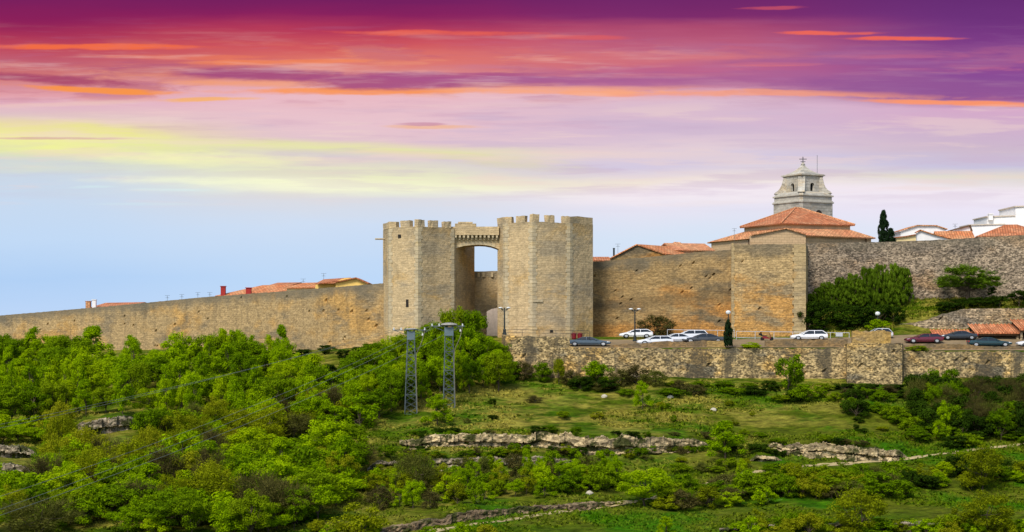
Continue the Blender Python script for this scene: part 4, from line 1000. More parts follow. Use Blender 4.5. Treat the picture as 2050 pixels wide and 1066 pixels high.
# ------------------------------------------------------------------ vehicles
ST = 1.36                                        # the cars read long in the photograph
def car(label, px, Y, body_c, facing=1, kind='hatch', length=4.25, height=1.47, rz=0.0, st=ST):
    pm = paint('car_paint', body_c); L = length / 2; H = height; W = 0.87
    base = empty('parked_car', (XY(px, Y)[0], Y, park(px, Y) + 0.0), label, 'car', 'cars parked on the terrace', (0 if facing > 0 else math.pi) + rz)
    base.scale = (st, 1, 1)
    if kind == 'sedan': stn = [(-L, .62, .78, .50), (-L + .08, .80, .92, .36), (-L + .9, W, .97, .25), (-.6, W, .95, .20), (.7, W, .93, .2), (1.15, W * .99, .90, .22), (L - .45, W * .93, .76, .26), (L - .1, .72, .64, .34), (L, .55, .55, .42)]; cab = (-1.50, -.75, .12, 1.02)
    elif kind == 'estate': stn = [(-L, .72, .90, .45), (-L + .06, .83, 1.0, .34), (-L + .9, W, 1.0, .25), (-.6, W, .97, .20), (.7, W, .95, .2), (1.15, W * .99, .92, .22), (L - .45, W * .93, .80, .26), (L - .1, .72, .68, .34), (L, .55, .58, .42)]; cab = (-L + .1, -L + .45, .15, 1.08)
    else: stn = [(-L, .70, .88, .45), (-L + .06, .82, .98, .34), (-L + .8, W, 1.0, .25), (-.6, W, .97, .20), (.65, W, .95, .2), (1.05, W * .99, .91, .22), (L - .42, W * .93, .78, .26), (L - .1, .72, .66, .34), (L, .55, .56, .42)]; cab = (-L + .12, -L + .62, .08, 1.0)
    m = M(); R = []
    for x, w, zt, zb in stn:
        R.append([(x, -w * .9, zb), (x, w * .9, zb), (x, w, zb + .18), (x, w, (zb + zt) / 2 + .05), (x, w * .97, zt - .06), (x, w * .84, zt), (x, -w * .84, zt), (x, -w * .97, zt - .06), (x, -w, (zb + zt) / 2 + .05), (x, -w, zb + .18)])
    m.rings(R); body = m.build('body', pm, base, smooth=False, local=True)
    xb0, xr0, xr1, xb1 = cab; wb, wr = .80, .62; zb_, zr_ = .93, H - .05
    m = M(); bot = [(xb0, -wb, zb_), (xb1, -wb, zb_ - .03), (xb1, wb, zb_ - .03), (xb0, wb, zb_)]; top = [(xr0, -wr, zr_), (xr1, -wr, zr_), (xr1, wr, zr_), (xr0, wr, zr_)]
    mid = [(xb0 * .55 + xr0 * .45, -.75, zb_ + (zr_ - zb_) * .5), (xb1 * .5 + xr1 * .5, -.75, zb_ + (zr_ - zb_) * .5), (xb1 * .5 + xr1 * .5, .75, zb_ + (zr_ - zb_) * .5), (xb0 * .55 + xr0 * .45, .75, zb_ + (zr_ - zb_) * .5)]
    m.rings([bot, mid, top]); m.build('windows', MAT['glass'], base, local=True)
    m = M(); m.rings([[(xr0 - .06, -wr - .05, zr_ - .02), (xr1 + .08, -wr - .05, zr_ - .02), (xr1 + .08, wr + .05, zr_ - .02), (xr0 - .06, wr + .05, zr_ - .02)], [(xr0 + .05, -wr + .02, zr_ + .05), (xr1 - .08, -wr + .02, zr_ + .05), (xr1 - .08, wr - .02, zr_ + .05), (xr0 + .05, wr - .02, zr_ + .05)]])
    for s in (-1, 1):
        for A, Bm, B in ((bot[0], mid[0], top[0]), (bot[1], mid[1], top[1])):
            m.bar((A[0], A[1] * s * -1.01, A[2]), (Bm[0], Bm[1] * s * -1.01, Bm[2]), .05); m.bar((Bm[0], Bm[1] * s * -1.01, Bm[2]), (B[0], B[1] * s * -1.01, B[2]), .05)
        xm = (xb0 + xb1) / 2 - .05; m.bar((xm, s * wb * 1.0, zb_), (xm, s * .765, zb_ + (zr_ - zb_) * .5), .045); m.bar((xm, s * .765, zb_ + (zr_ - zb_) * .5), (xm, s * wr * 1.04, zr_), .045)
    m.build('roof', pm, base, local=True)
    for x in (-L + .78, L - .82):
        for s in (-1, 1):
            m = M(); m.lathe((0, 0, 0), [(.2, -.11), (.31, -.11), (.33, -.07), (.33, .07), (.31, .11), (.2, .11)], 16)
            m.v = [(x + a, s * .80 + c, .33 + b_) for a, b_, c in m.v]; w = m.build('wheel', MAT['tyre'], base, local=True)
            m = M(); m.lathe((0, 0, 0), [(.02, -.125), (.19, -.12), (.21, -.10), (.21, .10), (.19, .12), (.02, .125)], 12)
            m.v = [(x + a, s * .80 + c, .33 + b_) for a, b_, c in m.v]; m.build('rim', MAT['rim'], w, local=True)
    for s in (-1, 1):
        m = M(); m.rings([[(L - .42, s * .60, .62), (L - .42, s * .80, .62), (L - .42, s * .78, .74), (L - .42, s * .6, .75)], [(L - .03, s * .52, .52), (L - .10, s * .70, .54), (L - .14, s * .70, .64), (L - .06, s * .52, .62)]]); m.build('headlight', MAT['clear_lens'], base, local=True)
        m = M(); m.box((-L - .015, min(s * .52, s * .76), .68), (-L + .14, max(s * .52, s * .76), .9)); m.build('taillight', MAT['red_lens'], base, local=True)
        m = M(); m.box((xb1 - .38, min(s * .86, s * 1.0), .93), (xb1 - .22, max(s * .86, s * 1.0), 1.05)); m.build('wing_mirror', pm, base, local=True)
    m = M(); m.box((-1.0, -.885, .42), (1.0, .885, .47)); m.build('side_trim', MAT['tyre'], base, local=True)
    return base
car('dark blue grey saloon at the left end of the terrace', 1180, 240.6, (66, 82, 96), 1, 'sedan', 4.7, 1.42, -0.1, 1.42)
car('white hatchback parked farther back beside the double lamp post', 1273, 251.5, (224, 226, 230), -1, 'hatch', 4.0, 1.42)
car('white saloon with its nose to the left in front of the parapet', 1311, 241.5, (220, 224, 230), -1, 'hatch', 4.15, 1.42, 0.08)
car('silver white car parked tightly behind the dark grey saloon', 1352, 245.0, (216, 220, 226), -1, 'sedan', 4.2, 1.42, 0.1)
car('white estate car in the back row above the dark grey saloon', 1381, 249.5, (214, 218, 224), -1, 'estate', 4.2, 1.5)
car('dark grey saloon next to the small cypress', 1408, 244.5, (64, 68, 74), -1, 'sedan', 4.5, 1.42, 0.05, 1.5)
car('white hatchback standing alone along the white railing', 1619, 246.5, (228, 230, 234), -1, 'hatch', 4.3, 1.52)
car('silver car half hidden behind the yellow pier', 1756, 246.8, (196, 198, 202), -1, 'hatch', 4.0, 1.6, 0.05, 1.2)
car('maroon hatchback left of the low tiled shed', 1849, 243.0, (96, 22, 46), -1, 'hatch', 4.3, 1.45)
car('dark teal saloon in front of the tall tiled shed', 1981, 240.4, (26, 58, 66), 1, 'sedan', 4.7, 1.42, -0.05, 1.42)
car('dark car in the shade of the low shed', 1918, 245.4, (44, 52, 62), -1, 'sedan', 4.5, 1.36, 0.0, 1.3)
car('white car cut off at the right edge of the photo', 2072, 240.2, (224, 226, 230), -1, 'hatch', 4.2, 1.45)

# motor scooter by the railing
def scooter():
    p = Vector((*XY(1535, 246.5), park(1535, 246.5))); s = empty('motor_scooter', p, 'red motor scooter with a dark seat parked between the cypress and white hatchback', 'scooter'); s.scale = (1.25, 1, 1)
    m = M(); m.rings([[(-.55, -.16, .35), (-.55, .16, .35), (-.5, .14, .7), (-.5, -.14, .7)], [(-.1, -.18, .28), (-.1, .18, .28), (-.05, .15, .62), (-.05, -.15, .62)], [(.35, -.16, .26), (.35, .16, .26), (.38, .14, .36), (.38, -.14, .36)], [(.5, -.2, .35), (.5, .2, .35), (.42, .2, .95), (.42, -.2, .95)]]); m.build('body', MAT['red_paint'], s, local=True)
    m = M(); m.rings([[(-.75, -.13, .7), (-.75, .13, .7), (-.75, .1, .86), (-.75, -.1, .86)], [(.0, -.14, .64), (.0, .14, .64), (.0, .1, .78), (.0, -.1, .78)]]); m.build('seat', MAT['tyre'], s, local=True)
    m = M(); m.tube((.45, 0, .8), (.35, 0, 1.08), .04); m.tube((.33, -.33, 1.1), (.33, .33, 1.1), .03); m.build('handlebar', MAT['dark_iron'], s, local=True)
    for x in (-.55, .62):
        m = M(); m.lathe((0, 0, 0), [(.1, -.06), (.24, -.06), (.26, 0), (.24, .06), (.1, .06)], 12); m.v = [(x + a, c, .26 + b_) for a, b_, c in m.v]; m.build('wheel', MAT['tyre'], s, local=True)
    m = M(); m.box((-.98, -.2, .8), (-.6, .2, 1.12)); m.build('top_box', MAT['tyre'], s, local=True)
scooter()
# two red litter bins by the gate tower
for px, lab in ((1149, 'left one of the two small red bins at the foot of the gate tower'), (1161, 'right one of the two small red bins at the foot of the gate tower')):
    Y = 249.6; z = park(px, Y); p = Vector((XY(px, Y)[0], Y, z)); b = empty('litter_bin', p, lab, 'bin', 'red bins by the tower')
    m = M(); m.lathe((0, 0, 0), [(.3, 0), (.36, .1), (.42, .75), (.42, .8)], 12); m.build('bin_body', MAT['red_paint'], b, local=True)
    m = M(); m.lathe((0, 0, .803), [(.45, 0), (.45, .06), (.25, .2), (.02, .22)], 12); m.build('lid', MAT['red_paint'], b, local=True)

# ------------------------------------------------------------------ lamps, railings
def dbl_lamp(px, Y, base_r, top_r, label):
    zb = Z(base_r, Y); p = Vector((XY(px, Y)[0], Y, zb)); h = Z(top_r, Y) - zb; l = empty('street_lamp', p, label, 'street lamp', 'street lamps on the terrace')
    m = M(); m.lathe((0, 0, 0), [(.34, 0), (.34, .25), (.24, .35), (.24, .8), (.14, .95), (.12, 1.1)], 10); m.build('base', MAT['dark_iron'], l, local=True)
    m = M(); m.tube((0, 0, 1.05), (0, 0, h - .2), .13, .09, 8); m.build('pole', MAT['dark_iron'], l, local=True)
    m = M(); m.tube((-.55, 0, h - .42), (.55, 0, h - .42), .07); m.tube((0, 0, h - .8), (-.5, 0, h - .42), .05); m.tube((0, 0, h - .8), (.5, 0, h - .42), .05); m.build('crossarm', MAT['dark_iron'], l, local=True)
    for s in (-1, 1):
        m = M(); m.lathe((s * .62, 0, h - .36), [(.1, 0), (.24, .05), (.34, .13), (.3, .23), (.12, .28), (.02, .29)], 12); m.build('lamp_head', MAT['lamp_white'], l, local=True)
dbl_lamp(1010, 244.0, 671, 614, 'double headed street lamp in front of the gate passage')
dbl_lamp(1271, 244.4, 684, 616.5, 'double headed street lamp among the white cars')
def globe(px, Y, top_r, base_r, label):
    zb = Z(base_r, Y); p = Vector((XY(px, Y)[0], Y, zb)); h = Z(top_r, Y) - zb; l = empty('globe_lamp', p, label, 'street lamp', 'white globe lamps')
    m = M(); m.tube((0, 0, 0), (0, 0, h - .55), .11, .08, 8); m.lathe((0, 0, 0), [(.25, 0), (.25, .2), (.14, .4)], 8); m.build('pole', MAT['dark_iron'], l, local=True)
    m = M(); m.lathe((0, 0, h - .30), [(.12, -.30), (.26, -.22), (.33, 0), (.26, .22), (.1, .31), (.01, .32)], 12, sx=1.25); m.build('globe', MAT['lamp_white'], l, smooth=True, local=True)
globe(1458, 244.0, 622, 688, 'white globe lamp standing behind the small cypress')
globe(1757, 249.0, 624.5, 675, 'white globe lamp in front of the dark bushes')

def railing(pts, Y, h, mat, label, step=1.6, rails=(1.0, .5), w=.05, name='railing'):
    g = []
    L = (XY(pts[-1][0], Y)[0] - XY(pts[0][0], Y)[0]); n = max(2, int(L / step))
    ps = []
    for i in range(n + 1):
        px = pts[0][0] + (pts[-1][0] - pts[0][0]) * i / n; r = np.interp(px, [a for a, b in pts], [b for a, b in pts]); ps.append(P(px, float(r), Y))
    rt = empty(name, ps[0], label, 'railing')
    for p in ps:
        m = M(); m.bar(p - Vector((0, 0, .3)), p + Vector((0, 0, h)), w); m.build('post', mat, rt)
    for k in rails:
        m = M()
        for a, b in zip(ps, ps[1:]): m.bar(a + Vector((0, 0, h * k)), b + Vector((0, 0, h * k)), w * 1.1)
        m.build('rail', mat, rt)
railing([(1336, 672), (1470, 674)], 251.5, 0.95, MAT['white_rail'], 'white railing behind the back row of cars', 2.4, (1.0,), .05)
railing([(1474, 678), (1700, 681)], 248.2, 1.15, MAT['white_rail'], 'white two rail barrier behind the lone white hatchback', 2.6, (1.0, .12), .05)
railing([(1012, 672), (1180, 675)], 239.5, .95, MAT['dark_iron'], 'thin dark railing along the terrace edge below the gate', 2.5, (1.0, .5), .035)
s = empty('notice_board', Vector((XY(1680, 247.6)[0], 247.6, park(1680, 247.6))), 'small blank white board fixed to the barrier', 'sign')
m = M(); m.box((-.55, -.04, .35), (.55, .04, .95)); m.build('panel', MAT['white_rail'], s, local=True)
m = M(); m.bar((0, .08, 0), (0, .08, .9), .05); m.build('post', MAT['steel'], s, local=True)

# ------------------------------------------------------------------ pylons and cables
PY = {}
def pylon(px, base_r, top_r, wb, wt, label, cap):
    g = ground(px, base_r); Y = g.y; ht = Z(top_r, Y) - g.z; u = Y / F; B, T = wb * u / 2, wt * u / 2
    p = empty('lattice_pylon', g - Vector((0, 0, .3)), label, 'pylon', 'lattice pylons on the slope'); ht += .3
    cs = [(-1, -1), (1, -1), (1, 1), (-1, 1)]; at = lambda i, t: Vector((cs[i][0] * (B + (T - B) * t), cs[i][1] * (B + (T - B) * t), ht * t))
    for i in range(4):
        m = M(); m.tube(at(i, 0), at(i, 1), .075, .06, 4); m.build('leg', MAT['steel'], p, local=True)
    m = M(); n = 13
    for k in range(n):
        t0, t1 = k / n, (k + 1) / n
        for i in range(4):
            j = (i + 1) % 4; m.bar(at(i, t0), at(j, t1), .028); m.bar(at(j, t0), at(i, t1), .028)
            if k % 3 == 0: m.bar(at(i, t0), at(j, t0), .05)
    m.build('lattice', MAT['steel'], p, local=True)
    m = M(); m.bar((-2.6, 0, ht + .05), (2.2, 0, ht + .05), .09); m.bar((-2.4, 0, ht + .05), (-T, 0, ht - .7), .05); m.bar((2.0, 0, ht + .05), (T, 0, ht - .7), .05); m.build('crossarm', MAT['steel'], p, local=True)
    m = M(); m.box((-T * 1.2, -T * 1.2, ht - 1.3), (T * 1.2, T * 1.2, ht - .1)); m.build('switch_box', plain('blue_grey_steel', (92, 108, 116), .5), p, local=True)
    if cap:
        m = M(); m.lathe((0, 0, ht), [(.35, .02), (.9, .10), (1.2, .22), (1.05, .4), (.5, .52), (.02, .55)], 14); m.build('cap', plain('weathered_grey_cap', (138, 136, 128), .9, 0, .25, 3), p, local=True)
    else:
        m = M(); m.lathe((0, 0, ht), [(.3, .02), (.9, .1), (.95, .22), (.5, .3), (.02, .31)], 12); m.build('cap', plain('pale_grey_cap', (150, 152, 150), .8, 0, .2, 3), p, local=True)
    m = M()
    for x, z in ((-2.4, .25), (-1.4, .25), (1.9, .25), (1.6, -.5)):
        m.lathe((x, 0, ht + z - .2), [(.05, -.05), (.13, 0), (.13, .12), (.07, .2), (.12, .26), (.04, .34)], 8)
    m.build('insulator', MAT['lamp_white'], p, local=True)
    m = M(); q = [at(1, .02) + Vector((.12, -.1, 0)), at(1, .55) + Vector((.10, -.12, 0)), at(1, .72) + Vector((.22, -.1, 0)), at(1, .86) + Vector((1.0, -.1, 0)), Vector((1.9, -.1, ht - .1))]
    for a, b in zip(q, q[1:]): m.tube(a, b, .05)
    m.build('cable_duct', plain('rusty_duct', (112, 104, 84), .7, 0, .2), p, local=True)
    PY[px] = (Vector(p.location), ht); return p
pylon(823, 826, 662, 24, 13, 'left slender lattice steel pylon with a small flat cap', False)
pylon(899, 813, 654, 23, 15, 'right lattice steel pylon with a wide pale dome on top', True)
def cable(a, b, sag, label, r=.020, n=40):
    m = M(); a, b = Vector(a), Vector(b); pts = []
    for i in range(n + 1):
        t = i / n; p = a.lerp(b, t); p.z -= sag * 4 * t * (1 - t); pts.append(p)
    for p, q in zip(pts, pts[1:]): m.tube(p, q, r, r, 4, False)
    tag(m.build('power_cable', MAT['cable'], None, a), label, 'power cable', 'power cables crossing the trees')
l, hL = PY[823]; r_, hR = PY[899]; tl = l + Vector((0, 0, hL + .2)); tr = r_ + Vector((0, 0, hR + .2))
cable(tl + Vector((-2.4, 0, 0)), P(-130, 885, 150), .6, 'upper thin power cable sagging from the left pylon to the left edge')
cable(tl + Vector((-1.4, 0, 0)), P(-130, 876, 156), .6, 'upper thin power cable sagging from the left pylon to the left edge')
for dx, row, Y in ((-2.4, 1030, 118), (-1.4, 1058, 116), (1.9, 1070, 113)):
    cable(tr + Vector((dx, 0, 0)), P(-110, row, Y), 1.2, 'lower thin power cable running from the right pylon down across the trees')
cable(tl + Vector((1.6, 0, -.4)), tr + Vector((-2.4, 0, 0)), .35, 'short power cable strung between the two pylons')

# ------------------------------------------------------------------ vegetation prototypes (unit height, unit width)
def leaves(cent, rad, per, size, rng, up=0.5, tall=1.0, squash=0.8):
    V = []; n = len(cent) * per
    c = np.repeat(np.array(cent), per, 0); r = np.repeat(np.array(rad), per)[:, None]
    d = rng.normal(size=(n, 3)); d /= np.linalg.norm(d, axis=1)[:, None]
    pos = c + d * r * (rng.random((n, 1)) ** 0.45) * np.array([1, 1, squash])
    nr = d + np.array([0, 0, up]) + rng.normal(size=(n, 3)) * .5; nr /= np.linalg.norm(nr, axis=1)[:, None]
    a = rng.normal(size=(n, 3)); 
    if tall > 1: a = a * .14 + np.array([0, 0, 1.0])
    a -= nr * np.sum(a * nr, 1)[:, None]; a /= np.linalg.norm(a, axis=1)[:, None] + 1e-9; b = np.cross(nr, a)
    s = size * (0.6 + 0.8 * rng.random((n, 1))); a = a * s * tall; b = b * s * (0.62 if tall <= 1 else 0.4)
    q = np.stack([pos - a, pos + b * .9, pos + a, pos - b * .9], 1).reshape(-1, 3)
    f = np.arange(n * 4).reshape(-1, 4); return q, f
def raw_mesh(name, v, f, mat):
    me = bpy.data.meshes.new(name); me.vertices.add(len(v)); me.vertices.foreach_set('co', np.asarray(v, dtype=np.float32).ravel())
    f = np.asarray(f, dtype=np.int32); me.loops.add(f.size); me.loops.foreach_set('vertex_index', f.ravel())
    me.polygons.add(len(f)); me.polygons.foreach_set('loop_start', np.arange(0, f.size, f.shape[1], dtype=np.int32))
    try: me.polygons.foreach_set('loop_total', np.full(len(f), f.shape[1], dtype=np.int32))
    except Exception: pass
    me.update(calc_edges=True); me.materials.append(mat); return me
def crown_centres(rng, n, shape):
    C, R = [], []
    while len(C) < n:
        p = rng.uniform(-1, 1, 3)
        if shape == 'round':
            q = p * np.array([.40, .40, .36]); z = .60 + q[2]; ok = .30 < np.linalg.norm(p) < 1.0 and z > .22
            rad = rng.uniform(.09, .15)
        elif shape == 'pointed':
            z = .12 + .80 * (p[2] * .5 + .5); w = .42 * (1 - ((z - .12) / .86) ** 1.4) + .04; q = np.array([p[0] * w, p[1] * w, 0]); ok = p[0] ** 2 + p[1] ** 2 < 1; rad = rng.uniform(.07, .13)
        elif shape == 'flat':
            q = p * np.array([.44, .44, .34]); z = .60 + q[2]; ok = np.linalg.norm(p) < 1.0 and z > .34 + .2 * (1 - abs(p[0])) * 0; rad = rng.uniform(.07, .12)
        elif shape == 'mound':
            q = p * np.array([.45, .45, .42]); z = .50 + q[2]; ok = .25 < np.linalg.norm(p) < 1.0 and z > .30; rad = rng.uniform(.06, .10)
        elif shape == 'bush':
            q = p * np.array([.40, .40, .42]); z = .46 + q[2]; ok = .2 < np.linalg.norm(p) < 1.0; rad = rng.uniform(.10, .17)
        elif shape == 'cypress':
            z = .05 + .9 * (p[2] * .5 + .5); w = .36 * math.sin(min(1, (1 - z) * 1.7 + .05) * 1.57); q = np.array([p[0] * w, p[1] * w, 0]); ok = p[0] ** 2 + p[1] ** 2 < 1; rad = rng.uniform(.06, .10)
        else:  # column
            z = .06 + .84 * (p[2] * .5 + .5); w = .34 * (1 - max(0, z - .55) * 1.6) + .02; q = np.array([p[0] * w, p[1] * w, 0]); ok = p[0] ** 2 + p[1] ** 2 < 1; rad = rng.uniform(.06, .11)
        if shape == 'column': rad *= .62
        if ok: C.append((q[0], q[1], z)); R.append(rad)
    return C, R
def make_tree(name, seed, shape, mat, nclump=26, per=95, size=.030, tall=1.0, up=.5, twigs=0, trunk_r=.018):
    rng = np.random.default_rng(seed); rd = random.Random(seed)
    t = bpy.data.objects.new(name, None); COL.objects.link(t)
    C, R = crown_centres(rng, nclump, shape); v, f = leaves(C, R, per, size, rng, up, tall)
    if twigs:
        tv = []; 
        for i in range(twigs):
            c = np.array(C[rd.randrange(len(C))]); a = c + rng.normal(size=3) * .07; root = np.array([0, 0, .25]) * .4 + c * .6
            d = (a - root); d /= np.linalg.norm(d); e = a + d * rng.uniform(.03, .10) + rng.normal(size=3) * .03; s = np.cross(d, rng.normal(size=3)); s = s / np.linalg.norm(s) * .0035
            tv += [a - s - d * .08, a + s - d * .08, e + s * .4, e - s * .4]
        tv = np.array(tv); tf = np.arange(len(tv)).reshape(-1, 4) + len(v); v = np.vstack([v, tv]); f = np.vstack([f, tf])
    me = raw_mesh('crown', v, f, mat); o = bpy.data.objects.new('crown', me); COL.objects.link(o); o.parent = t
    m = M(); top = .7 if shape != 'bush' else .4
    pts = [Vector((0, 0, -.06))]; 
    for k in range(1, 5): pts.append(Vector((rd.uniform(-.03, .03), rd.uniform(-.03, .03), top * k / 4)))
    for k in range(4): m.tube(pts[k], pts[k + 1], trunk_r * (1 - k * .2), trunk_r * (1 - (k + 1) * .2), 6, False)
    for c in C[:12]:
        s = pts[rd.choice((1, 1, 2, 2, 3))]; mid = (s * .5 + Vector(c) * .5) + Vector((0, 0, -.03)); m.tube(s, mid, trunk_r * .5, trunk_r * .32, 5, False); m.tube(mid, c, trunk_r * .32, trunk_r * .12, 4, False)
    m.build('trunk', MAT['bark'], t, local=True)
    return t
K = {}
K['bright'] = [make_tree('leafy_tree', s, 'round', L_BRIGHT, 40, 165, .0195) for s in (1, 2, 3)] + [make_tree('leafy_tree', 4, 'pointed', L_BRIGHT, 40, 160, .0195)]
K['pointed'] = [make_tree('leafy_tree', s, 'pointed', L_BRIGHT, 42, 150, .019) for s in (11, 12)]
K['mid'] = [make_tree('leafy_tree', s, 'round', L_MID, 40, 165, .0195) for s in (21, 22, 23)]
K['olive'] = [make_tree('olive_toned_tree', s, 'round', L_OLIVE, 40, 120, .018, twigs=240) for s in (31, 32)]
K['brown'] = [make_tree('bare_tree', s, 'round', L_BROWN, 40, 60, .015, twigs=1600) for s in (41, 42)]
K['bush'] = [make_tree('bush', s, 'bush', L_BRIGHT, 28, 130, .029) for s in (51, 52)]
K['midbush'] = [make_tree('bush', s, 'bush', L_MID, 28, 130, .029) for s in (53, 54)]
K['dark'] = [make_tree('dark_shrub', s, 'bush', L_DARK, 28, 130, .030) for s in (61, 62)]
K['olivebush'] = [make_tree('bush', s, 'bush', L_OLIVE, 26, 120, .028, twigs=150) for s in (63, 64)]
K['brownbush'] = [make_tree('twiggy_thicket', s, 'bush', L_BROWN, 26, 90, .026, twigs=600) for s in (65, 66)]
K['flat'] = [make_tree('spreading_tree', 71, 'flat', L_FEATHER, 80, 110, .018, twigs=300, trunk_r=.03), make_tree('spreading_tree', 72, 'flat', L_MID, 36, 80, .022, trunk_r=.03)]
K['mound'] = [make_tree('spreading_tree', 73, 'mound', L_FEATHER, 80, 130, .017, twigs=500, trunk_r=.03)]
K['cypress'] = [make_tree('cypress', 81, 'cypress', L_CYP, 190, 150, .022, 1.4, .3)]
K['feather'] = [make_tree('feathery_bush', s, 'column', L_FEATHER, 130, 75, .013, 4.2, .2) for s in (91, 92, 93)]
USED = set(); RT = random.Random(77)
NTREE = [0]
def tree(kind, p, h, w, label, group=None, var=None):
    ls = K[kind]; i = RT.randrange(len(ls)) if var is None else var; src = ls[i]
    if (kind, i) in USED: o = copy_tree(src)
    else: o = src; USED.add((kind, i))
    o.location = p; o.scale = (w, w * .85, h); o.rotation_euler = (0, 0, RT.uniform(0, 6.28))
    for k in ('label', 'category', 'group'):
        if k in o: del o[k]
    tag(o, label, {'dark': 'shrub', 'brownbush': 'thicket', 'feather': 'tall bush'}.get(kind) or ('bush' if 'bush' in kind else 'tree'), group); NTREE[0] += 1; return o
def tpx(kind, px, base, hpx, wpx, label, group=None, var=None, Y=None, z=None):
    if Y is None: p = ground(px, base)
    else: p = P(px, base, Y)
    u = p.y / F; return tree(kind, p - Vector((0, 0, .12)), hpx * u, wpx * u, label, group, var)

tpx('brownbush', 1314, 676, 52, 92, 'brown leafless climber against the foot of the ochre wall', None, None, 256.2)
# --- single trees one can point to
one = [
 ('cypress', 1769, 486, 67, 34, 'tall dark cypress rising behind the right wall', 275), ('cypress', 1783, 486, 31, 30, 'short dark cypress leaning against the tall cypress', 275),
 ('cypress', 1458, 692, 54, 27, 'small dark cypress at the terrace edge in front of the globe lamp', 237.4),
 ('bush', 1505, 699, 17, 60, 'low green shrub on the terrace ledge right of the small cypress', 237.3),
 ('midbush', 1835, 706, 18, 60, 'low green shrub on the ledge below the maroon car', 237.2),
 ('mound', 1938, 594, 70, 158, 'spreading round headed tree in front of the right wall', 256),
 ('dark', 1985, 590, 20, 24, 'small dark round bush at the right foot of the spreading tree', 254.5),
 ('bush', 1757, 664, 30, 66, 'light green bush beside the globe lamp and dark bushes', 249.6),
]
for k, px, base, h, w, lab, Y in one: tpx(k, px, base, h, w, lab, None, None, Y)
one2 = [
 ('bush', 1195, 768, 52, 78, 'bright lime bush against the middle of the terrace wall'), ('midbush', 1580, 782, 82, 72, 'tall rounded green bush in front of the terrace wall'),
 ('midbush', 1612, 806, 44, 80, 'wide low bush just below the tall rounded green bush'), ('pointed', 1286, 818, 60, 56, 'slender light green sapling on the upper grass'),
 ('pointed', 875, 852, 66, 96, 'bright pointed young tree at the foot of the right pylon'), ('bright', 1452, 918, 80, 120, 'broad green bush between the two pale ledges'),
 ('bright', 1292, 1014, 84, 150, 'bright green tree standing on the path'), ('olive', 1966, 985, 96, 118, 'yellow green tree with a visible trunk at the lower right'),
 ('olive', 1722, 1080, 100, 150, 'yellowish bushy tree at the bottom right of the slope'), ('olive', 1978, 1085, 105, 140, 'sparse yellow green tree at the bottom right corner'),
 ('pointed', 1888, 884, 86, 58, 'upright green tree in front of the dark thicket'), ('bright', 548, 1012, 100, 175, 'large bright green tree in the lower left foreground'),
 ('brown', 585, 1054, 86, 130, 'dull brown leafless tree in front of the large bright tree'), ('bright', 690, 985, 118, 120, 'full bright green tree at the left of the rocky slope'),
 ('brown', 425, 1006, 118, 110, 'grey brown bare tree left of the large bright tree'), ('olive', 350, 945, 88, 140, 'golden olive tree on the left slope'),
 ('olivebush', 718, 1085, 84, 140, 'rounded olive green bush at the bottom beside the stone bank'), ('brown', 835, 1000, 95, 105, 'brown bare tree below the lower rock ledge'),
 ('mid', 130, 985, 92, 130, 'big mid green tree near the rock shelves at left'), ('brown', 215, 1000, 90, 95, 'dark bare tree right of the rock shelves'),
 ('brown', 85, 1085, 92, 190, 'wide brownish bare tree in the bottom left corner'), ('mid', 262, 1046, 84, 135, 'dark rounded tree at the bottom left'),
 ('bush', 465, 1082, 55, 86, 'lime bush at the bottom edge left of the olive bush'), ('bush', 312, 1078, 54, 75, 'small lime bush at the bottom left'),
 ('pointed', 1333, 1075, 46, 60, 'small yellow green bush at the bottom centre'), ('pointed', 1486, 968, 52, 46, 'little upright green tree left of the right ledge beside the path'),
 ('bright', 1425, 968, 46, 0, None) ]
for k, px, base, h, w, lab in one2:
    if lab: tpx(k, px, base, h, w, lab)
# feathery suckers on the embankment
for px, base, h, w in ((1655,612,52,56),(1682,612,62,58),(1708,610,68,60),(1735,609,80,62),(1762,608,86,64),(1790,607,86,64),(1812,606,76,54),(1640,616,44,48),(1722,612,58,56),(1775,612,64,60),(1668,614,50,60),(1695,612,58,62),(1748,611,78,64),(1800,609,80,60),(1625,622,38,54),(1735,618,52,70),(1785,618,58,70),(1700,620,44,70)):
    tpx('feather', px, base, h, w, 'upright feathery green bush in the clump against the right wall', 'feathery bushes against the right wall', None, 259.0)
for px, base, h, w in ((1618,654,62,62),(1650,656,66,72),(1690,658,60,76),(1725,656,54,70),(1760,650,50,66),(1790,645,40,60),(1640,664,34,60),(1700,664,32,70),(1745,660,30,60)):
    tpx('dark', px, base, h, w, 'dark bush in the mass at the right foot of the bastion', 'dark bushes beside the bastion', None, 252.6)
for px, base, h, w in ((1895,626,28,60),(1925,620,28,64),(1960,614,24,60),(2000,614,28,56),(2040,610,36,60),(2070,606,40,60)):
    tpx('dark', px, base, h, w, 'dark clipped bush along the top of the grey lane wall', 'bushes on the lane wall', None, 252.3)
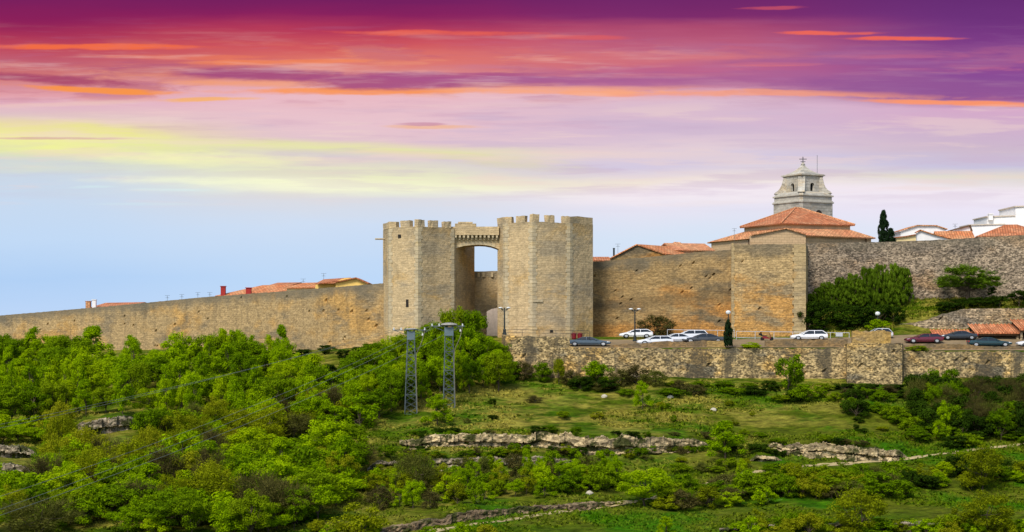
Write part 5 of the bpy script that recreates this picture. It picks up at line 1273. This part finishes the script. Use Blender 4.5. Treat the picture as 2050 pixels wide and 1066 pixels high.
# bushes at the foot of the terrace wall
RB = random.Random(9)
for px, base, h, w, k in ((1022,762,46,60,'midbush'),(1048,764,44,52,'brownbush'),(1085,766,48,56,'midbush'),(1118,770,60,40,'olivebush'),(1145,772,34,56,'brownbush'),(1240,774,40,70,'brownbush'),(1275,772,44,70,'brownbush'),(1310,772,36,64,'brownbush'),(1165,778,30,60,'dark'),(1215,782,28,60,'dark'),
                          (1350,774,14,50,'midbush'),(1400,774,12,56,'midbush'),(1450,775,13,50,'midbush'),(1500,776,12,46,'midbush'),(1540,778,20,40,'dark'),(1650,782,18,50,'midbush'),(1690,780,16,52,'dark'),(1740,784,18,54,'dark'),(1790,784,18,54,'dark'),(1840,786,30,56,'dark'),(1900,790,60,56,'midbush')):
    names = {'midbush': 'green bush', 'brownbush': 'brownish twiggy bush', 'olivebush': 'olive bush', 'dark': 'dark bush'}
    tpx(k, px, base, h, w, names[k] + ' growing along the foot of the terrace retaining wall', 'bushes at the foot of the terrace wall')

# --- dark fringe under the terrace wall is placed with the zones below
# --- woods and thickets: every tree its own object
def zone(poly_rows, n, kinds, hr, wr, label, group, seed, gaps=()):
    """poly_rows: list of (col, row_top, row_bottom) giving where trunks may stand"""
    r = random.Random(seed); pts = []; tries = 0
    xs = [a for a, b, c in poly_rows]
    while len(pts) < n and tries < n * 60:
        tries += 1; px = r.uniform(xs[0], xs[-1]); t, b = np.interp(px, xs, [p[1] for p in poly_rows]), np.interp(px, xs, [p[2] for p in poly_rows]); row = r.uniform(t, b)
        if any(x0 < px < x1 and y0 < row < y1 for x0, x1, y0, y1 in gaps): continue
        if any(abs(px - a) < wr[0] * .40 and abs(row - c) < hr[0] * .22 for a, c in pts): continue
        pts.append((px, row))
    for px, row in sorted(pts, key=lambda q: q[1]):
        k = r.choice(kinds); h, w = r.uniform(*hr), r.uniform(*wr)
        if k in ('pointed',): w *= .8
        tpx(k, px, row, h, w, label[k] if isinstance(label, dict) else label, group)
lw = {'bright': 'bright green leafy tree in the dense wood below the long left wall', 'mid': 'deeper green leafy tree in the dense wood below the long left wall', 'pointed': 'bright narrow topped tree in the dense wood below the long left wall'}
zone([(-40, 738, 866), (120, 740, 846), (250, 742, 846), (380, 738, 852), (470, 736, 854), (590, 752, 845), (640, 785, 835)], 96, ['bright', 'bright', 'mid', 'mid', 'pointed', 'pointed'], (56, 104), (62, 124), lw, 'trees in the wood below the left wall', 101, gaps=[(140, 300, 838, 945)])
for px, row, h in ((445, 742, 92), (468, 748, 94), (538, 748, 84), (505, 752, 86), (385, 750, 60), (90, 752, 62), (252, 752, 56), (560, 756, 66), (420, 752, 66), (20, 748, 54)):
    tpx('pointed', px, row, h, 62, 'tall bright tree at the upper edge of the left wood', 'tall trees along the upper edge of the wood')
lm = {'bright': 'bright green tree around the two pylons below the gate', 'mid': 'deeper green tree around the two pylons below the gate', 'pointed': 'narrow bright tree around the two pylons below the gate'}
zone([(700, 772, 835), (760, 752, 845), (840, 735, 808), (900, 728, 790), (960, 738, 788), (1004, 752, 784)], 44, ['bright', 'mid', 'mid', 'pointed'], (60, 90), (64, 96), lm, 'trees around the pylons', 102)
for px, row, h, w in ((905, 726, 118, 84), (948, 726, 112, 76), (870, 730, 92, 80), (985, 742, 72, 66), (825, 738, 84, 84), (785, 748, 78, 76), (928, 742, 92, 90), (965, 752, 86, 88), (750, 760, 70, 74), (845, 752, 84, 84), (985, 768, 66, 70)):
    tpx(RB.choice(('bright', 'mid')), px, row, h, w, 'tall tree reaching up in front of the foot of the gate towers', 'tall trees in front of the gate')
ld = {'bright': 'bright green bushy tree in the diagonal band left of the pylons', 'bush': 'bright low bush in the diagonal band left of the pylons', 'midbush': 'deeper green bush in the diagonal band left of the pylons', 'olive': 'olive toned tree in the diagonal band left of the pylons', 'brown': 'brown bare tree in the diagonal band left of the pylons'}
zone([(300, 880, 912), (420, 858, 915), (540, 820, 905), (640, 800, 880), (720, 815, 862)], 40, ['bright', 'bright', 'bright', 'bush', 'midbush', 'olive', 'olive', 'brown'], (50, 84), (64, 112), ld, 'trees of the diagonal band', 103)
for px, row in ((622, 770), (650, 772), (668, 764), (600, 752)): tpx('dark', px, row, 42, 62, 'very dark bush below the grassy shelf under the left wall', 'dark bushes under the left wall')
for px, row in ((690, 718), (655, 708), (720, 712), (604, 716), (742, 706)): tpx('dark', px, row, 22, 46, 'low dark bush right at the foot of the left wall', 'low bushes at the foot of the left wall')
lf = {'bright': 'bright green tree in the mixed thicket of the lower left', 'mid': 'deeper green tree in the mixed thicket of the lower left', 'olive': 'olive toned tree in the mixed thicket of the lower left', 'brown': 'brown bare tree in the mixed thicket of the lower left', 'bush': 'bright bush in the mixed thicket of the lower left', 'midbush': 'green bush in the mixed thicket of the lower left'}
zone([(-30, 950, 1085), (60, 905, 1085), (200, 890, 1070), (400, 925, 1085), (560, 935, 1085), (700, 925, 1010)], 105, ['bright', 'bright', 'bright', 'mid', 'mid', 'olive', 'olive', 'brown', 'bush', 'midbush'], (54, 110), (80, 150), lf, 'trees of the lower left thicket', 104, gaps=[(-40, 90, 895, 1012), (140, 300, 850, 940)])
zone([(-30, 872, 900), (120, 868, 900), (320, 880, 905)], 18, ['bright', 'mid', 'bush'], (38, 56), (56, 84), lf, 'trees of the lower left thicket', 108, gaps=[(140, 300, 850, 940), (-40, 90, 890, 1012)])
lc = {'bush': 'bright bush on the slope below the rock ledges', 'midbush': 'green bush on the slope below the rock ledges', 'olivebush': 'olive bush on the slope below the rock ledges', 'brownbush': 'brown twiggy bush on the slope below the rock ledges', 'pointed': 'small upright bright tree on the slope below the rock ledges', 'bright': 'bright leafy tree on the slope below the rock ledges'}
zone([(740, 965, 1020), (860, 960, 1022), (1000, 955, 1005), (1150, 948, 988), (1240, 945, 982)], 70, ['bush', 'midbush', 'olivebush', 'brownbush', 'pointed', 'bright', 'pointed'], (34, 64), (44, 80), lc, 'bushes below the ledges', 105)
lr = {'midbush': 'green bush in the hollow below the path at right', 'bush': 'bright bush in the hollow below the path at right', 'olivebush': 'olive bush in the hollow below the path at right', 'dark': 'dark bush in the hollow below the path at right', 'brownbush': 'brown bush in the hollow below the path at right'}
zone([(1330, 1000, 1025), (1480, 980, 1015), (1640, 968, 1005), (1800, 962, 1000)], 48, ['midbush', 'midbush', 'bush', 'midbush', 'olivebush', 'brownbush'], (30, 56), (60, 100), lr, 'bushes below the path', 106)
zone([(1810, 930, 985), (1900, 935, 985), (2080, 925, 985)], 16, ['midbush', 'bush', 'olivebush', 'dark'], (30, 52), (50, 84), lr, 'bushes below the path', 109)
lk = {'dark': 'dark bush in the shady thicket below the right end of the terrace', 'brown': 'dark bare tree in the shady thicket below the right end of the terrace', 'mid': 'deep green tree in the shady thicket below the right end of the terrace', 'midbush': 'deep green bush in the shady thicket below the right end of the terrace'}
zone([(1835, 800, 858), (1920, 795, 882), (2080, 790, 884)], 60, ['dark', 'dark', 'dark', 'brown', 'midbush', 'mid'], (48, 76), (56, 90), lk, 'thicket below the right terrace', 107)
zone([(1700, 800, 830), (1850, 860, 900), (2080, 860, 900)], 16, ['dark', 'midbush'], (22, 40), (50, 84), {'dark': 'dark bush at the ragged edge of the shady right thicket', 'midbush': 'green bush at the ragged edge of the shady right thicket'}, 'edge of the right thicket', 117)
le = {'bush': 'lime bush along the bottom edge of the photo at right', 'olivebush': 'olive bush along the bottom edge of the photo at right', 'midbush': 'green bush along the bottom edge of the photo at right'}
zone([(1480, 1070, 1090), (1700, 1070, 1090), (2070, 1066, 1092)], 30, ['bush', 'olivebush', 'midbush'], (28, 62), (48, 90), le, 'bushes along the bottom edge', 110)
zone([(560, 1062, 1090), (800, 1075, 1090), (1000, 1078, 1090)], 7, ['bush', 'olivebush'], (26, 42), (44, 72), 'small bush at the bottom edge beside the stone bank', 'bushes at the bottom by the bank', 111)
ls = {'midbush': 'small green bush scattered on the open grass', 'olivebush': 'small olive bush scattered on the open grass', 'dark': 'small dark shrub scattered on the open grass', 'brownbush': 'small brown shrub scattered on the open grass'}
zone([(930, 800, 858), (1100, 790, 866), (1300, 792, 868), (1500, 795, 880), (1800, 800, 885)], 18, ['midbush', 'olivebush', 'dark', 'brownbush'], (9, 20), (18, 44), ls, 'shrubs scattered on the grass', 112)
zone([(800, 864, 872), (1000, 868, 876), (1200, 872, 880), (1400, 868, 884), (1560, 880, 900), (1800, 895, 905)], 26, ['dark', 'midbush', 'brownbush'], (9, 20), (22, 48), {'dark': 'low dark shrub along the brow of the limestone ledges', 'midbush': 'low green shrub along the brow of the limestone ledges', 'brownbush': 'low brown shrub along the brow of the limestone ledges'}, 'shrubs on the brow of the ledges', 113)
zone([(810, 893, 904), (1000, 903, 914), (1250, 914, 922), (1420, 896, 906), (1540, 906, 912), (1800, 922, 928)], 34, ['dark', 'midbush', 'brownbush'], (10, 24), (22, 50), {'dark': 'low dark shrub at the foot of the pale limestone ledges', 'midbush': 'low green shrub at the foot of the pale limestone ledges', 'brownbush': 'low brown shrub at the foot of the pale limestone ledges'}, 'shrubs at the foot of the ledges', 116)
zone([(760, 912, 928), (1000, 916, 940), (1200, 918, 948), (1480, 912, 950), (1560, 928, 950)], 30, ['midbush', 'midbush', 'brownbush', 'olivebush'], (12, 28), (28, 60), {'dark': 'low dark shrub between the limestone ledges', 'midbush': 'low green shrub between the limestone ledges', 'brownbush': 'low brown shrub between the limestone ledges', 'olivebush': 'low olive shrub between the limestone ledges'}, 'shrubs between the ledges', 114)
zone([(1120, 780, 800), (1400, 778, 792), (1600, 784, 806), (1850, 786, 812)], 26, ['dark', 'midbush', 'brownbush', 'dark'], (14, 26), (30, 70), {'dark': 'low dark shrub in the shady fringe below the terrace wall', 'midbush': 'low green shrub in the shady fringe below the terrace wall', 'brownbush': 'low brown shrub in the shady fringe below the terrace wall'}, 'fringe of shrubs below the terrace wall', 115)
for ls_ in K.items():
    for i, o in enumerate(ls_[1]):
        if (ls_[0], i) not in USED:
            for c in list(o.children): bpy.data.objects.remove(c)
            bpy.data.objects.remove(o)

# --- grass tufts over the hillside: nobody could count them
def grass():
    rng = np.random.default_rng(6); n = 42000
    V = np.zeros((n * 3, 4, 3)); k = 0
    pxs = rng.uniform(-60, 2110, n); Ys = 164 + (235 - 164) * rng.random(n) ** 0.9
    for px, Y in zip(pxs, Ys):
        x = (px - CX) / F * Y; d = mnoise.noise((x * .06, Y * .09, 20.0)) + .5 * mnoise.noise((x * .25, Y * .3, 3.0))
        if d < -0.05: continue
        z = zg(px, Y); hh = .08 + .16 * max(0, d) + .12 * rng.random()
        for j in range(3):
            a = rng.uniform(0, 6.28); w = .12 + .16 * rng.random(); dx, dy = math.cos(a) * w, math.sin(a) * w * .6; ox, oy = rng.normal(size=2) * .18; lx, ly = rng.normal(size=2) * .12
            V[k] = [(x + ox - dx, Y + oy - dy, z - .06), (x + ox + dx, Y + oy + dy, z - .06), (x + ox + dx * .25 + lx, Y + oy + dy * .25 + ly, z + hh), (x + ox - dx * .25 + lx, Y + oy - dy * .25 + ly, z + hh)]; k += 1
    V = np.concatenate([V[:k], np.zeros((9000, 4, 3))]); e = k
    for _ in range(9000):
        px, Y = rng.uniform(1640, 2090), rng.uniform(250.5, 262)
        if px > 1790 and Y < 252.2: continue
        x = (px - CX) / F * Y; z = zg(px, Y); hh = .15 + .35 * rng.random() * max(0.2, mnoise.noise((x * .4, Y * .4, 1)) + .5); w = .2; a = rng.uniform(0, 6.28); dx, dy = math.cos(a) * w, math.sin(a) * w * .6; lx, ly = rng.normal(size=2) * .15
        V[k] = [(x - dx, Y - dy, z - .06), (x + dx, Y + dy, z - .06), (x + dx * .25 + lx, Y + dy * .25 + ly, z + hh), (x - dx * .25 + lx, Y - dy * .25 + ly, z + hh)]; k += 1
    V = V[:k].reshape(-1, 3); me = raw_mesh('grass', V, np.arange(len(V)).reshape(-1, 4), L_GRASS)
    o = bpy.data.objects.new('grass', me); COL.objects.link(o); tag(o, 'rough green and straw coloured grass tufts over the hillside', 'grass', kind='stuff')
grass()
print('TREES', NTREE[0], 'OBJECTS', len(bpy.data.objects))
